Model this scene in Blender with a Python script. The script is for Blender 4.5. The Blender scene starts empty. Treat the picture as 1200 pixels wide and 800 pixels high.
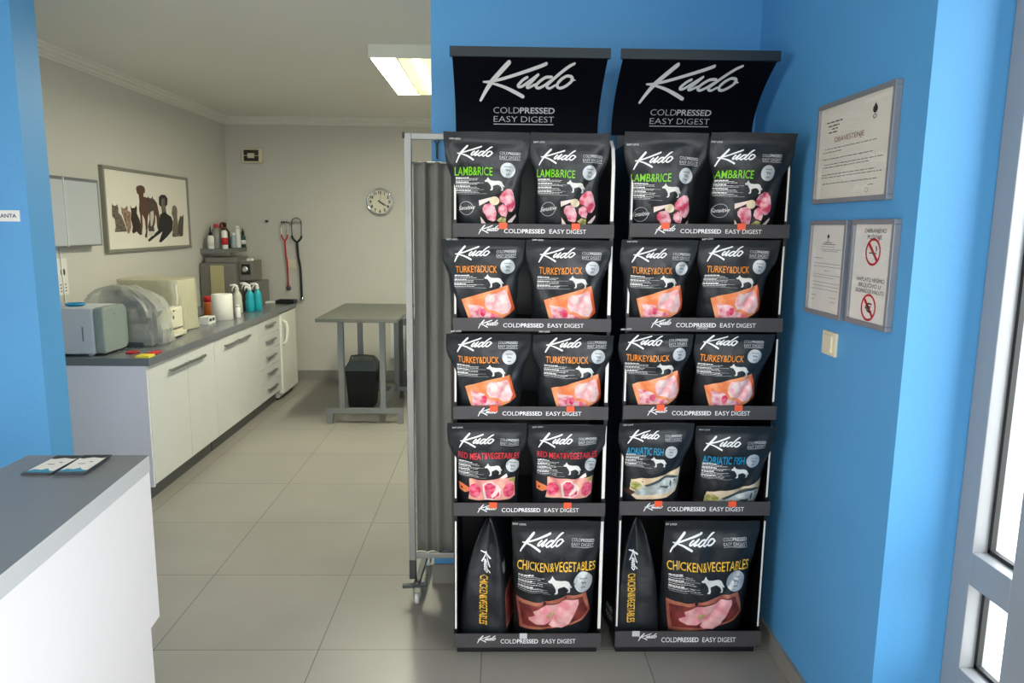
import bpy, bmesh, math, random
from mathutils import Vector, Matrix, noise

scene = bpy.context.scene
COL = scene.collection
PI = math.pi
random.seed(7)

# ------------------------------------------------------------------ camera
def make_camera():
    f = 850.0
    p, r, y = math.radians(9.1), math.radians(-0.6), math.radians(-1.2)
    cp, sp, cr, sr, cy, sy = math.cos(p), math.sin(p), math.cos(r), math.sin(r), math.cos(y), math.sin(y)
    roll = Matrix(((cr, -sr, 0), (sr, cr, 0), (0, 0, 1)))
    base = Matrix(((1, 0, 0), (0, -sp, cp), (0, -cp, -sp)))
    yaw = Matrix(((cy, -sy, 0), (sy, cy, 0), (0, 0, 1)))
    m = yaw @ base @ roll
    rot = Matrix((m.col[0], -m.col[1], -m.col[2])).transposed()
    cd = bpy.data.cameras.new('camera')
    cd.sensor_width = 36.0
    cd.lens = f / 1200.0 * 36.0
    cd.clip_start = 0.02
    o = bpy.data.objects.new('camera', cd)
    COL.objects.link(o)
    o.matrix_world = Matrix.Translation((0, 0, 1.6)) @ rot.to_4x4()
    scene.camera = o
make_camera()

# ------------------------------------------------------------------ light and exposure
SKY_STRENGTH = 5.3
SKY_COLOR = (0.95, 0.98, 1.0, 1)
TUBE_STRENGTH = 76.0
TUBE_COLOR = (1.0, 0.98, 0.77, 1)
scene.view_settings.view_transform = 'Standard'
scene.view_settings.look = 'None'
scene.view_settings.exposure = 0.7
scene.view_settings.gamma = 1.0
scene.view_settings.use_curve_mapping = False

world = bpy.data.worlds.new('daylight')
scene.world = world
world.use_nodes = True
bg = world.node_tree.nodes['Background']
bg.inputs['Color'].default_value = SKY_COLOR
bg.inputs['Strength'].default_value = SKY_STRENGTH
scene.cycles.max_bounces = 10
scene.cycles.diffuse_bounces = 6
scene.cycles.transparent_max_bounces = 12
scene.cycles.sample_clamp_indirect = 8.0
scene.cycles.caustics_reflective = False
scene.cycles.caustics_refractive = False

def portal(name, loc, rot, sx, sy):
    ld = bpy.data.lights.new(name, 'AREA')
    ld.shape = 'RECTANGLE'
    ld.size, ld.size_y = sx, sy
    ld.cycles.is_portal = True
    o = bpy.data.objects.new(name, ld)
    COL.objects.link(o)
    o.location = loc
    o.rotation_euler = rot
portal('door_daylight_portal', (1.38, 0.12, 1.23), (0, math.radians(90), 0), 2.4, 3.4)
portal('added_front_window_portal', (-0.1, -2.32, 1.35), (math.radians(90), 0, 0), 1.6, 2.1)  # guides daylight through the opening added behind the camera
portal('added_side_window_portal', (-3.42, -0.6, 1.35), (0, math.radians(-90), 0), 2.1, 2.4)  # guides daylight through the opening added in the left front wall

# ------------------------------------------------------------------ materials
def s2l(c):
    return c / 12.92 if c <= 0.04045 else ((c + 0.055) / 1.055) ** 2.4
def lin(h):
    if isinstance(h, str):
        h = h.lstrip('#')
        return tuple(s2l(int(h[i:i + 2], 16) / 255) for i in (0, 2, 4)) + (1,)
    return tuple(h) + (1,)
MATS = {}
def mat(name, col, rough=0.5, metal=0.0, var=0.06, scale=6.0, bump=0.0, bscale=None, spec=0.5, col2=None, rvar=0.0):
    if name in MATS:
        return MATS[name]
    m = bpy.data.materials.new(name)
    m.use_nodes = True
    nt = m.node_tree
    b = nt.nodes['Principled BSDF']
    b.inputs['Roughness'].default_value = rough
    b.inputs['Metallic'].default_value = metal
    b.inputs['Specular IOR Level'].default_value = spec
    c = lin(col)
    tc = nt.nodes.new('ShaderNodeTexCoord')
    nz = nt.nodes.new('ShaderNodeTexNoise')
    nz.inputs['Scale'].default_value = scale
    nz.inputs['Detail'].default_value = 4
    nt.links.new(tc.outputs['Object'], nz.inputs['Vector'])
    mx = nt.nodes.new('ShaderNodeMix')
    mx.data_type = 'RGBA'
    if col2 is None:
        c1 = tuple(x * (1 - var) for x in c[:3]) + (1,)
        c2 = tuple(min(1, x * (1 + var)) for x in c[:3]) + (1,)
    else:
        c1, c2 = c, lin(col2)
    mx.inputs[6].default_value = c1
    mx.inputs[7].default_value = c2
    if col2 is not None:
        rp = nt.nodes.new('ShaderNodeMapRange')
        rp.inputs[1].default_value = 0.38
        rp.inputs[2].default_value = 0.62
        nt.links.new(nz.outputs['Fac'], rp.inputs[0])
        nt.links.new(rp.outputs[0], mx.inputs[0])
    else:
        nt.links.new(nz.outputs['Fac'], mx.inputs[0])
    nt.links.new(mx.outputs[2], b.inputs['Base Color'])
    if rvar:
        mr = nt.nodes.new('ShaderNodeMapRange')
        mr.inputs[3].default_value = rough - rvar
        mr.inputs[4].default_value = rough + rvar
        nt.links.new(nz.outputs['Fac'], mr.inputs[0])
        nt.links.new(mr.outputs[0], b.inputs['Roughness'])
    if bump:
        n2 = nt.nodes.new('ShaderNodeTexNoise')
        n2.inputs['Scale'].default_value = bscale or scale * 8
        n2.inputs['Detail'].default_value = 5
        nt.links.new(tc.outputs['Object'], n2.inputs['Vector'])
        bp = nt.nodes.new('ShaderNodeBump')
        bp.inputs['Strength'].default_value = bump
        bp.inputs['Distance'].default_value = 0.01
        nt.links.new(n2.outputs['Fac'], bp.inputs['Height'])
        nt.links.new(bp.outputs['Normal'], b.inputs['Normal'])
    MATS[name] = m
    return m
def emit_mat(name, col, strength):
    m = bpy.data.materials.new(name)
    m.use_nodes = True
    b = m.node_tree.nodes['Principled BSDF']
    b.inputs['Base Color'].default_value = (0.8, 0.8, 0.8, 1)
    b.inputs['Emission Color'].default_value = col
    b.inputs['Emission Strength'].default_value = strength
    MATS[name] = m
    return m
def clear_mat(name, tint, rough, fac_clear, diffuse=None):
    """thin clear or milky sheet: transparent mixed with a glossy / diffuse surface"""
    m = bpy.data.materials.new(name)
    m.use_nodes = True
    nt = m.node_tree
    out = nt.nodes['Material Output']
    b = nt.nodes['Principled BSDF']
    b.inputs['Base Color'].default_value = lin(diffuse or '#ffffff')
    b.inputs['Roughness'].default_value = rough
    tr = nt.nodes.new('ShaderNodeBsdfTransparent')
    tr.inputs['Color'].default_value = lin(tint)
    mx = nt.nodes.new('ShaderNodeMixShader')
    if diffuse is None:
        gl = nt.nodes.new('ShaderNodeBsdfGlossy')
        gl.inputs['Roughness'].default_value = rough
        fr = nt.nodes.new('ShaderNodeLayerWeight')
        fr.inputs['Blend'].default_value = 0.5
        pw = nt.nodes.new('ShaderNodeMath')
        pw.operation = 'POWER'
        pw.inputs[1].default_value = 4.0
        ma = nt.nodes.new('ShaderNodeMath')
        ma.operation = 'MULTIPLY_ADD'
        ma.inputs[1].default_value = 0.5
        ma.inputs[2].default_value = 0.03
        nt.links.new(fr.outputs['Facing'], pw.inputs[0])
        nt.links.new(pw.outputs[0], ma.inputs[0])
        nt.links.new(ma.outputs[0], mx.inputs[0])
        nt.links.new(tr.outputs[0], mx.inputs[1])
        nt.links.new(gl.outputs[0], mx.inputs[2])
    else:
        mx.inputs[0].default_value = fac_clear
        nt.links.new(b.outputs[0], mx.inputs[1])
        nt.links.new(tr.outputs[0], mx.inputs[2])
    nt.links.new(mx.outputs[0], out.inputs['Surface'])
    MATS[name] = m
    return m

BLUE = mat('blue_wall_paint', '#559fd7', 0.5, var=0.03, scale=3, bump=0.08, bscale=60)
GREY = mat('grey_wall_paint', '#cbc8c0', 0.6, var=0.03, scale=2, bump=0.08, bscale=60)
CEIL = mat('ceiling_paint', '#e6e4de', 0.7, var=0.03, scale=2)
PLASTER = mat('white_plaster_moulding', '#e2dfd6', 0.6, var=0.03)
TILEB = mat('grey_tile_skirting', '#8d8a84', 0.4, var=0.1)
WHITE = mat('white_laminate', '#d9dbd8', 0.35, var=0.02)
LAVEN = mat('white_end_laminate', '#e8e4ec', 0.4, var=0.02)
WTOP = mat('grey_worktop', '#707477', 0.24, var=0.08, scale=30)
WTEDGE = mat('light_edge_band', '#c5c8c9', 0.4, var=0.03)
TOEK = mat('dark_grey_plinth', '#5e605f', 0.4, var=0.1)
BLACKC = mat('black_display_board', '#07080f', 0.4, var=0.1)
NAVY = mat('dark_header_print', '#04050f', 0.75, var=0.1, spec=0.12)
LIPG = mat('charcoal_lip_print', '#484547', 0.5, var=0.05, scale=20, spec=0.3)
WEDGE = mat('white_board_edge', '#e9e7e0', 0.5, var=0.03)
PWHITE = mat('print_white', '#f2f3f3', 0.45, var=0.02)
PGREYW = mat('print_pale_grey', '#c9cbce', 0.45, var=0.02)
FILM = mat('matt_black_film', '#1b1f23', 0.40, var=0.12, scale=9, bump=0.45, bscale=16, rvar=0.06)
FILM2 = mat('black_film_side', '#1c2024', 0.40, var=0.12, scale=9, bump=0.45, bscale=16)
PGREEN = mat('print_green', '#7fd321', 0.45, var=0.05)
PORANGE = mat('print_orange', '#f59a3c', 0.45, var=0.05)
PRED = mat('print_red', '#d9333f', 0.45, var=0.05)
PTEAL = mat('print_teal', '#1f9dcb', 0.45, var=0.05)
PYELL = mat('print_yellow', '#f6c545', 0.45, var=0.08)
SILVER = mat('print_silver', '#c4c9cc', 0.4, 0.2, var=0.15, scale=30)
DOGW = mat('print_dog_white', '#dfdfda', 0.45, var=0.1, scale=40)
MEATP = mat('picture_pink_meat', '#e0607e', 0.45, scale=42, col2='#f7d5d6')
MEATL = mat('picture_lamb_meat', '#cf3f62', 0.45, scale=38, col2='#f4c3cb')
MEATT = mat('picture_turkey_meat', '#f2a7ad', 0.45, scale=45, col2='#f9d8d6')
MEATR = mat('picture_red_meat', '#d92a55', 0.45, scale=60, col2='#ee7a95')
FAT = mat('picture_fat', '#f3dcd6', 0.45, var=0.05, scale=40)
CHICK = mat('picture_chicken', '#e58d98', 0.45, scale=22, col2='#f3bdbb')
BOARDO = mat('picture_orange_board', '#f0824d', 0.45, scale=26, col2='#f5a676')
BOARDR = mat('picture_red_edge', '#d65a2e', 0.45, var=0.1)
BOARDP = mat('picture_pink_board', '#ea8f92', 0.45, scale=24, col2='#f2b79d')
BOARDB = mat('picture_brown_board', '#9d5148', 0.45, scale=20, col2='#c07a5e')
BOARDD = mat('picture_dark_board', '#5f2323', 0.45, scale=18, col2='#8a3b36')
BOARDC = mat('picture_cream_board', '#d8bd97', 0.45, scale=22, col2='#e9d3b5')
FISHS = mat('picture_fish_silver', '#9ca5a4', 0.4, scale=32, col2='#d3d8d5')
FISHD = mat('picture_fish_back', '#3f4a4b', 0.4, var=0.2, scale=40)
TAILB = mat('picture_fish_tail', '#4d3830', 0.4, var=0.3, scale=60)
HERB = mat('picture_herb', '#8a8a3c', 0.5, scale=70, col2='#c9c48a')
PLATE = mat('picture_dark_plate', '#1c1416', 0.45, var=0.2)
STICK = mat('orange_sticker', '#f2572a', 0.5, var=0.04)
STEEL = mat('brushed_steel', '#a3a39f', 0.42, 0.4, var=0.08, scale=30)
PSTEEL = mat('painted_grey_steel', '#85888a', 0.4, 0.3, var=0.05)
DSTEEL = mat('dark_steel', '#54585a', 0.4, 0.5, var=0.1)
CHROME = mat('chrome', '#d4d6d8', 0.15, 1.0, var=0.03)
BLACKP = mat('black_plastic', '#101214', 0.4, var=0.1)
DGREYP = mat('dark_grey_plastic', '#4a5155', 0.45, var=0.08)
CURT = mat('grey_curtain_fabric', '#7f7e78', 0.85, var=0.08, scale=40, bump=0.1, bscale=300)
ALU = mat('grey_door_frame', '#9b9fa3', 0.4, 0.2, var=0.03)
ALUW = mat('pale_door_rebate', '#d7dadb', 0.45, var=0.03)
RUBBER = mat('black_gasket', '#1e2022', 0.6, var=0.1)
PAPER = mat('white_paper', '#e4e1db', 0.7, var=0.02)
PAPERC = mat('cream_paper', '#e3ded2', 0.7, var=0.02)
INK = mat('dark_ink', '#2c2b2e', 0.6, var=0.1)
INKG = mat('grey_ink', '#77767a', 0.6, var=0.1)
INKR = mat('dark_red_ink', '#7c2026', 0.6, var=0.1)
REDP = mat('red_print', '#c0202c', 0.5, var=0.05)
CREAMP = mat('cream_plastic', '#d9d2b8', 0.45, var=0.04)
BEIGEP = mat('beige_plastic', '#dcd6c0', 0.45, var=0.03)
WPLAST = mat('white_plastic', '#e8e8e4', 0.4, var=0.03)
LGREYP = mat('light_grey_plastic', '#c9cbd2', 0.45, var=0.03)
SAGE = mat('grey_green_plastic', '#8b9690', 0.45, var=0.04)
MGREY = mat('grey_machine_metal', '#77756e', 0.45, 0.1, var=0.06)
GLASS = clear_mat('clear_glass', '#ffffff', 0.02, 0)
COVER = clear_mat('milky_plastic_film', '#f4f4ee', 0.25, 0.55, '#c8c9c4')
COVERY = clear_mat('yellowed_plastic_film', '#f0eed8', 0.35, 0.25, '#cfcbb0')

def floor_material():
    m = bpy.data.materials.new('grey_floor_tile')
    m.use_nodes = True
    nt = m.node_tree
    b = nt.nodes['Principled BSDF']
    tc = nt.nodes.new('ShaderNodeTexCoord')
    mp = nt.nodes.new('ShaderNodeMapping')
    mp.inputs['Location'].default_value = (1.29 + 0.62 * 6, -2.55 + 0.596 * 12, 0)
    br = nt.nodes.new('ShaderNodeTexBrick')
    br.offset = 0.0
    br.squash = 1.0
    br.inputs['Color1'].default_value = lin('#97938b')
    br.inputs['Color2'].default_value = lin('#9d9990')
    br.inputs['Mortar'].default_value = lin('#6a665f')
    br.inputs['Scale'].default_value = 1.0
    br.inputs['Mortar Size'].default_value = 0.0022
    br.inputs['Mortar Smooth'].default_value = 0.1
    br.inputs['Brick Width'].default_value = 0.62
    br.inputs['Row Height'].default_value = 0.596
    nt.links.new(tc.outputs['Object'], mp.inputs['Vector'])
    nt.links.new(mp.outputs['Vector'], br.inputs['Vector'])
    nz = nt.nodes.new('ShaderNodeTexNoise')
    nz.inputs['Scale'].default_value = 2.2
    nz.inputs['Detail'].default_value = 6
    nt.links.new(tc.outputs['Object'], nz.inputs['Vector'])
    mx = nt.nodes.new('ShaderNodeMix')
    mx.data_type = 'RGBA'
    mx.blend_type = 'MULTIPLY'
    mx.inputs[0].default_value = 0.35
    cr = nt.nodes.new('ShaderNodeMapRange')
    cr.inputs[1].default_value = 0.3
    cr.inputs[2].default_value = 0.7
    cr.inputs[3].default_value = 0.62
    cr.inputs[4].default_value = 1.05
    nt.links.new(nz.outputs['Fac'], cr.inputs[0])
    nt.links.new(br.outputs['Color'], mx.inputs[6])
    nt.links.new(cr.outputs[0], mx.inputs[7])
    nt.links.new(mx.outputs[2], b.inputs['Base Color'])
    mr = nt.nodes.new('ShaderNodeMapRange')
    mr.inputs[3].default_value = 0.28
    mr.inputs[4].default_value = 0.46
    nt.links.new(nz.outputs['Fac'], mr.inputs[0])
    nt.links.new(mr.outputs[0], b.inputs['Roughness'])
    bp = nt.nodes.new('ShaderNodeBump')
    bp.inputs['Strength'].default_value = 0.25
    bp.inputs['Distance'].default_value = 0.002
    bp.invert = True
    nt.links.new(br.outputs['Fac'], bp.inputs['Height'])
    nt.links.new(bp.outputs['Normal'], b.inputs['Normal'])
    return m
FLOOR = floor_material()

# ------------------------------------------------------------------ mesh helpers
ORG = {}
class MB:
    def __init__(self):
        self.v, self.f, self.mi, self.sm = [], [], [], []
    def add(self, vs, fs, mi=0, smooth=False):
        n = len(self.v)
        self.v += [tuple(p) for p in vs]
        for f in fs:
            self.f.append(tuple(i + n for i in f))
            self.mi.append(mi)
            self.sm.append(smooth)
        return self
    def box(self, x0, x1, y0, y1, z0, z1, mi=0):
        vs = [(x, y, z) for z in (z0, z1) for y in (y0, y1) for x in (x0, x1)]
        return self.add(vs, [(0, 2, 3, 1), (4, 5, 7, 6), (0, 1, 5, 4), (2, 6, 7, 3), (0, 4, 6, 2), (1, 3, 7, 5)], mi)
    def obox(self, c, half, ax, mi=0):
        c = Vector(c)
        a, b, d = [Vector(q).normalized() * h for q, h in zip(ax, half)]
        vs = [c + a * i + b * j + d * k for k in (-1, 1) for j in (-1, 1) for i in (-1, 1)]
        return self.add(vs, [(0, 2, 3, 1), (4, 5, 7, 6), (0, 1, 5, 4), (2, 6, 7, 3), (0, 4, 6, 2), (1, 3, 7, 5)], mi)
    def bar(self, p0, p1, w, h, mi=0):
        p0, p1 = Vector(p0), Vector(p1)
        d = (p1 - p0)
        u = d.normalized()
        up = Vector((0, 0, 1)) if abs(u.z) < 0.9 else Vector((0, 1, 0))
        s = u.cross(up).normalized()
        t = s.cross(u).normalized()
        return self.obox((p0 + p1) / 2, (d.length / 2, w / 2, h / 2), (u, s, t), mi)
    def tube(self, pts, r, n=10, mi=0, closed=False):
        pts = [Vector(p) for p in pts]
        rs = r if isinstance(r, (list, tuple)) else [r] * len(pts)
        vs, fs = [], []
        prev = None
        for i, p in enumerate(pts):
            if closed:
                t = pts[(i + 1) % len(pts)] - pts[i - 1]
            else:
                t = pts[min(i + 1, len(pts) - 1)] - pts[max(i - 1, 0)]
            t = t.normalized()
            if prev is None:
                a = Vector((0, 0, 1)) if abs(t.z) < 0.9 else Vector((1, 0, 0))
                u = t.cross(a).normalized()
            else:
                u = (prev - t * prev.dot(t)).normalized()
            prev = u
            w = t.cross(u)
            for k in range(n):
                an = 2 * PI * k / n
                vs.append(p + (u * math.cos(an) + w * math.sin(an)) * rs[i])
        m = len(pts)
        for i in range(m if closed else m - 1):
            j = (i + 1) % m
            for k in range(n):
                l = (k + 1) % n
                fs.append((i * n + k, i * n + l, j * n + l, j * n + k))
        self.add(vs, fs, mi, True)
        if not closed:
            b = len(self.v) - len(vs)
            self.f.append(tuple(b + k for k in reversed(range(n)))); self.mi.append(mi); self.sm.append(False)
            self.f.append(tuple(b + (m - 1) * n + k for k in range(n))); self.mi.append(mi); self.sm.append(False)
        return self
    def lathe(self, prof, c, n=20, mi=0, axis='z', smooth=True):
        """prof: list of (r, h); closed with caps where r > 0 at the ends"""
        c = Vector(c)
        ax = {'z': (Vector((1, 0, 0)), Vector((0, 1, 0)), Vector((0, 0, 1))),
              'y': (Vector((1, 0, 0)), Vector((0, 0, 1)), Vector((0, -1, 0))),
              'x': (Vector((0, -1, 0)), Vector((0, 0, 1)), Vector((-1, 0, 0)))}[axis]
        vs, fs = [], []
        for r, h in prof:
            for k in range(n):
                a = 2 * PI * k / n
                vs.append(c + ax[0] * (r * math.cos(a)) + ax[1] * (r * math.sin(a)) + ax[2] * h)
        for i in range(len(prof) - 1):
            for k in range(n):
                l = (k + 1) % n
                fs.append((i * n + k, i * n + l, (i + 1) * n + l, (i + 1) * n + k))
        self.add(vs, fs, mi, smooth)
        b = len(self.v) - len(vs)
        self.f.append(tuple(b + k for k in reversed(range(n)))); self.mi.append(mi); self.sm.append(False)
        self.f.append(tuple(b + (len(prof) - 1) * n + k for k in range(n))); self.mi.append(mi); self.sm.append(False)
        return self
    def prism(self, poly, o, U, V, N, depth, mi=0, mi_side=None, smooth=False):
        o, U, V, N = Vector(o), Vector(U), Vector(V), Vector(N)
        k = len(poly)
        vs = [o + U * a + V * b for a, b in poly] + [o + U * a + V * b + N * depth for a, b in poly]
        self.add(vs, [tuple(range(k)), tuple(reversed(range(k, 2 * k)))], mi)
        b0 = len(self.v) - 2 * k
        for i in range(k):
            j = (i + 1) % k
            self.f.append((b0 + i, b0 + k + i, b0 + k + j, b0 + j))
            self.mi.append(mi if mi_side is None else mi_side)
            self.sm.append(smooth)
        return self
    def flat(self, vf, fn, mi=0):
        vs, fs = vf
        return self.add([fn(a, b) for a, b in vs], fs, mi)
    def build(self, name, mats, parent=None, org=None, bevel=0.0, seg=2, stuff=False):
        if not isinstance(mats, (list, tuple)):
            mats = [mats]
        if parent is not None:
            org = ORG.get(parent.name, Vector((0, 0, 0)))
        elif org is None:
            org = Vector((0, 0, 0))
        org = Vector(org)
        me = bpy.data.meshes.new(name)
        me.from_pydata([tuple(Vector(p) - org) for p in self.v], [], self.f)
        for m in mats:
            me.materials.append(m)
        me.polygons.foreach_set('material_index', self.mi)
        me.polygons.foreach_set('use_smooth', self.sm)
        me.update()
        bm = bmesh.new()
        bm.from_mesh(me)
        bmesh.ops.recalc_face_normals(bm, faces=bm.faces)
        bm.to_mesh(me)
        bm.free()
        o = bpy.data.objects.new(name, me)
        COL.objects.link(o)
        if parent is not None:
            o.parent = parent
            ORG[o.name] = org
        else:
            o.location = org
            ORG[o.name] = org
        if bevel:
            md = o.modifiers.new('bevel', 'BEVEL')
            md.width = bevel
            md.segments = seg
            md.limit_method = 'ANGLE'
            md.angle_limit = math.radians(40)
        return o

def thing(name, label, cat, loc=(0, 0, 0), group=None, rotz=0.0, local=False):
    o = bpy.data.objects.new(name, None)
    o.empty_display_size = 0.05
    COL.objects.link(o)
    o.location = loc
    o.rotation_euler = (0, 0, rotz)
    o['label'] = label
    o['category'] = cat
    if group:
        o['group'] = group
    ORG[o.name] = Vector((0, 0, 0)) if local else Vector(loc)
    return o
def tag(o, label, cat, group=None):
    o['label'] = label
    o['category'] = cat
    if group:
        o['group'] = group
    return o
def struct(o):
    o['kind'] = 'structure'
    return o

# flat shapes ---------------------------------------------------------------
def fill(poly, maxlen=None):
    bm = bmesh.new()
    vs = [bm.verts.new((a, b, 0)) for a, b in poly]
    bm.faces.new(vs)
    bm.normal_update()
    bmesh.ops.triangulate(bm, faces=bm.faces[:])
    if maxlen:
        for _ in range(6):
            es = [e for e in bm.edges if e.calc_length() > maxlen]
            if not es:
                break
            bmesh.ops.subdivide_edges(bm, edges=es, cuts=1)
            bmesh.ops.triangulate(bm, faces=bm.faces[:])
    bm.verts.index_update()
    r = ([(v.co.x, v.co.y) for v in bm.verts], [tuple(v.index for v in f.verts) for f in bm.faces])
    bm.free()
    return r
def ellipse(cx, cy, rx, ry, n=20, wob=0.0, seed=0):
    rnd = random.Random(seed)
    return [(cx + rx * (1 + wob * (rnd.random() - .5)) * math.cos(2 * PI * k / n),
             cy + ry * (1 + wob * (rnd.random() - .5)) * math.sin(2 * PI * k / n)) for k in range(n)]
def ring2d(cx, cy, r0, r1, n=28):
    vs = [(cx + r * math.cos(2 * PI * k / n), cy + r * math.sin(2 * PI * k / n)) for r in (r0, r1) for k in range(n)]
    return vs, [(k, (k + 1) % n, n + (k + 1) % n, n + k) for k in range(n)]
def catmull(pts, sub=5):
    out = []
    n = len(pts)
    for i in range(n - 1):
        p0, p1, p2, p3 = pts[max(i - 1, 0)], pts[i], pts[i + 1], pts[min(i + 2, n - 1)]
        for s in range(sub):
            t = s / sub
            out.append(tuple(0.5 * (2 * b + (c - a) * t + (2 * a - 5 * b + 4 * c - d) * t * t + (3 * b - a - 3 * c + d) * t ** 3)
                             for a, b, c, d in zip(p0, p1, p2, p3)))
    out.append(tuple(pts[-1]))
    return out
def ribbon(pts):
    """pts (x, y, r) -> flat strip with round ends"""
    P = catmull(pts)
    vs, fs = [], []
    for i, (x, y, r) in enumerate(P):
        a, b = P[max(i - 1, 0)], P[min(i + 1, len(P) - 1)]
        dx, dy = b[0] - a[0], b[1] - a[1]
        l = math.hypot(dx, dy) or 1
        nx, ny = -dy / l * r, dx / l * r
        vs += [(x + nx, y + ny), (x - nx, y - ny)]
        if i:
            k = 2 * i
            fs.append((k - 2, k - 1, k + 1, k))
    for e in (0, -1):
        x, y, r = P[e]
        b = len(vs)
        vs += [(x + r * math.cos(2 * PI * k / 10), y + r * math.sin(2 * PI * k / 10)) for k in range(10)]
        fs.append(tuple(range(b, b + 10)))
    return vs, fs
def join2d(parts):
    vs, fs = [], []
    for v, f in parts:
        n = len(vs)
        vs += v
        fs += [tuple(i + n for i in q) for q in f]
    return vs, fs
def xf(vf, sx, sy, ox, oy, rot=0.0):
    c, s = math.cos(rot), math.sin(rot)
    return [((x * c - y * s) * sx + ox, (x * s + y * c) * sy + oy) for x, y in vf[0]], vf[1]
_TXT = {}
def text2d(body, bold=0.0):
    """lettering outlines: capital height 1, starts at x = 0, y up; returns (verts, faces), width"""
    key = (body, bold)
    if key not in _TXT:
        cu = bpy.data.curves.new('lettering', 'FONT')
        cu.body = body
        cu.resolution_u = 3
        cu.offset = bold
        o = bpy.data.objects.new('lettering', cu)
        me = o.to_mesh()
        vs = [(v.co.x, v.co.y) for v in me.vertices]
        fs = [tuple(p.vertices) for p in me.polygons]
        o.to_mesh_clear()
        bpy.data.objects.remove(o)
        bpy.data.curves.remove(cu)
        x0, x1 = min(v[0] for v in vs), max(v[0] for v in vs)
        cap = 0.729 + 2 * bold
        vs = [((x - x0) / cap, (y + bold) / cap) for x, y in vs]
        _TXT[key] = ((vs, fs), (x1 - x0) / cap)
    return _TXT[key]
def text_fit(body, x0, x1, yb, h, bold=0.0, down=True):
    """text squeezed into [x0, x1] with its baseline at yb; down: y grows downwards"""
    vf, w = text2d(body, bold)
    return xf(vf, (x1 - x0) / w, -h if down else h, x0, yb)

K_STROKES = [
    [(378, 108, 22), (330, 150, 24), (260, 215, 24), (185, 290, 24), (120, 380, 20), (58, 485, 14)],
    [(785, 115, 16), (700, 145, 17), (500, 205, 16), (300, 260, 15), (160, 288, 13), (95, 290, 10)],
    [(110, 293, 8), (200, 305, 12), (330, 340, 16), (450, 390, 20), (545, 437, 20)],
    [(585, 240, 14), (540, 265, 15), (490, 315, 16), (497, 335, 15), (535, 328, 14), (600, 285, 14), (700, 218, 14)],
    [(705, 215, 14), (650, 270, 15), (590, 328, 16), (605, 343, 13), (660, 318, 13), (700, 300, 10)],
    [(860, 235, 14), (790, 240, 15), (720, 285, 16), (690, 325, 16), (720, 345, 15), (780, 320, 14), (850, 270, 14)],
    [(1095, 110, 12), (1040, 135, 15), (960, 190, 16), (880, 255, 16), (820, 310, 16), (815, 335, 14), (850, 345, 13), (905, 315, 12)],
    [(1020, 225, 14), (970, 255, 16), (930, 305, 16), (945, 338, 15), (990, 338, 15), (1050, 305, 15), (1095, 260, 15), (1080, 230, 15), (1040, 222, 14), (1020, 225, 14)],
    [(1080, 258, 11), (1105, 260, 9), (1125, 262, 6)],
]
def logo2d(bold=1.0):
    parts = [ribbon([(x, y, r * bold) for x, y, r in s]) for s in K_STROKES]
    return xf(join2d(parts), 1 / 1088, 1 / 1088, -40 / 1088, -90 / 1088)   # width 1, height 0.377, y down
DOG = [(463, 170), (485, 160), (495, 148), (510, 122), (525, 148), (545, 165), (600, 172), (660, 168), (695, 180), (715, 215),
       (738, 250), (728, 258), (710, 240), (718, 275), (715, 308), (680, 308), (685, 298), (698, 290), (690, 262), (670, 240),
       (640, 225), (590, 240), (572, 250), (575, 290), (565, 310), (535, 310), (537, 302), (552, 290), (548, 250), (530, 220),
       (505, 190), (480, 190), (467, 185)]
DOG = [((x - 463) / 275, (y - 122) / 188) for x, y in DOG]

# ------------------------------------------------------------------ setting
CZ = 2.62
RX, LX, BY = 1.06, -2.69, 7.40
PY = 3.08                      # front face of the partition
def sbox(name, m, *b):
    return struct(MB().box(*b).build(name, m))
struct(MB().box(-3.4, 1.36, -2.3, 7.6, -0.12, 0.0).build('floor', FLOOR))
sbox('ceiling', CEIL, -3.4, 1.36, -2.3, 7.6, CZ, CZ + 0.12)
sbox('wall_back', GREY, LX - 0.2, 1.36, BY, BY + 0.15, 0, CZ)
sbox('wall_left', GREY, LX - 0.2, LX, 3.18, BY, 0, CZ)
sbox('wall_right_back', GREY, RX, RX + 0.3, PY + 0.2, BY, 0, CZ)
w = MB()
w.box(-3.4, -3.1, -2.3, -2.15, 0, CZ).box(0.7, 1.36, -2.3, -2.15, 0, CZ).box(-3.1, 0.7, -2.3, -2.15, 0, 0.3).box(-3.1, 0.7, -2.3, -2.15, 2.4, CZ).box(-3.1, -0.9, -2.3, -2.15, 0.3, 2.4)
struct(w.build('wall_front', GREY))
w = MB()
for q in (-0.9, -0.14, 0.62):
    w.box(q, q + .08, -2.26, -2.2, 0.3, 2.4)
w.box(-0.9, 0.7, -2.26, -2.2, 0.3, 0.38).box(-0.9, 0.7, -2.26, -2.2, 2.32, 2.4)
wf = struct(w.build('added_window_1', ALU))  # unseen glazing behind the camera, added to let in fill daylight
MB().add([(-.9, -2.23, .3), (.7, -2.23, .3), (.7, -2.23, 2.4), (-.9, -2.23, 2.4)], [(0, 1, 2, 3)]).build('pane', GLASS, wf)
w = MB()
w.box(-3.4, -3.25, -2.15, -1.8, 0, CZ).box(-3.4, -3.25, 0.6, 3.18, 0, CZ).box(-3.4, -3.25, -1.8, 0.6, 0, 0.3).box(-3.4, -3.25, -1.8, 0.6, 2.4, CZ)
struct(w.build('wall_left_front', GREY))
w = MB()
for q in (-1.8, -0.64, 0.52):
    w.box(-3.36, -3.30, q, q + .08, 0.3, 2.4)
w.box(-3.36, -3.30, -1.8, 0.6, 0.3, 0.38).box(-3.36, -3.30, -1.8, 0.6, 2.32, 2.4)
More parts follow.
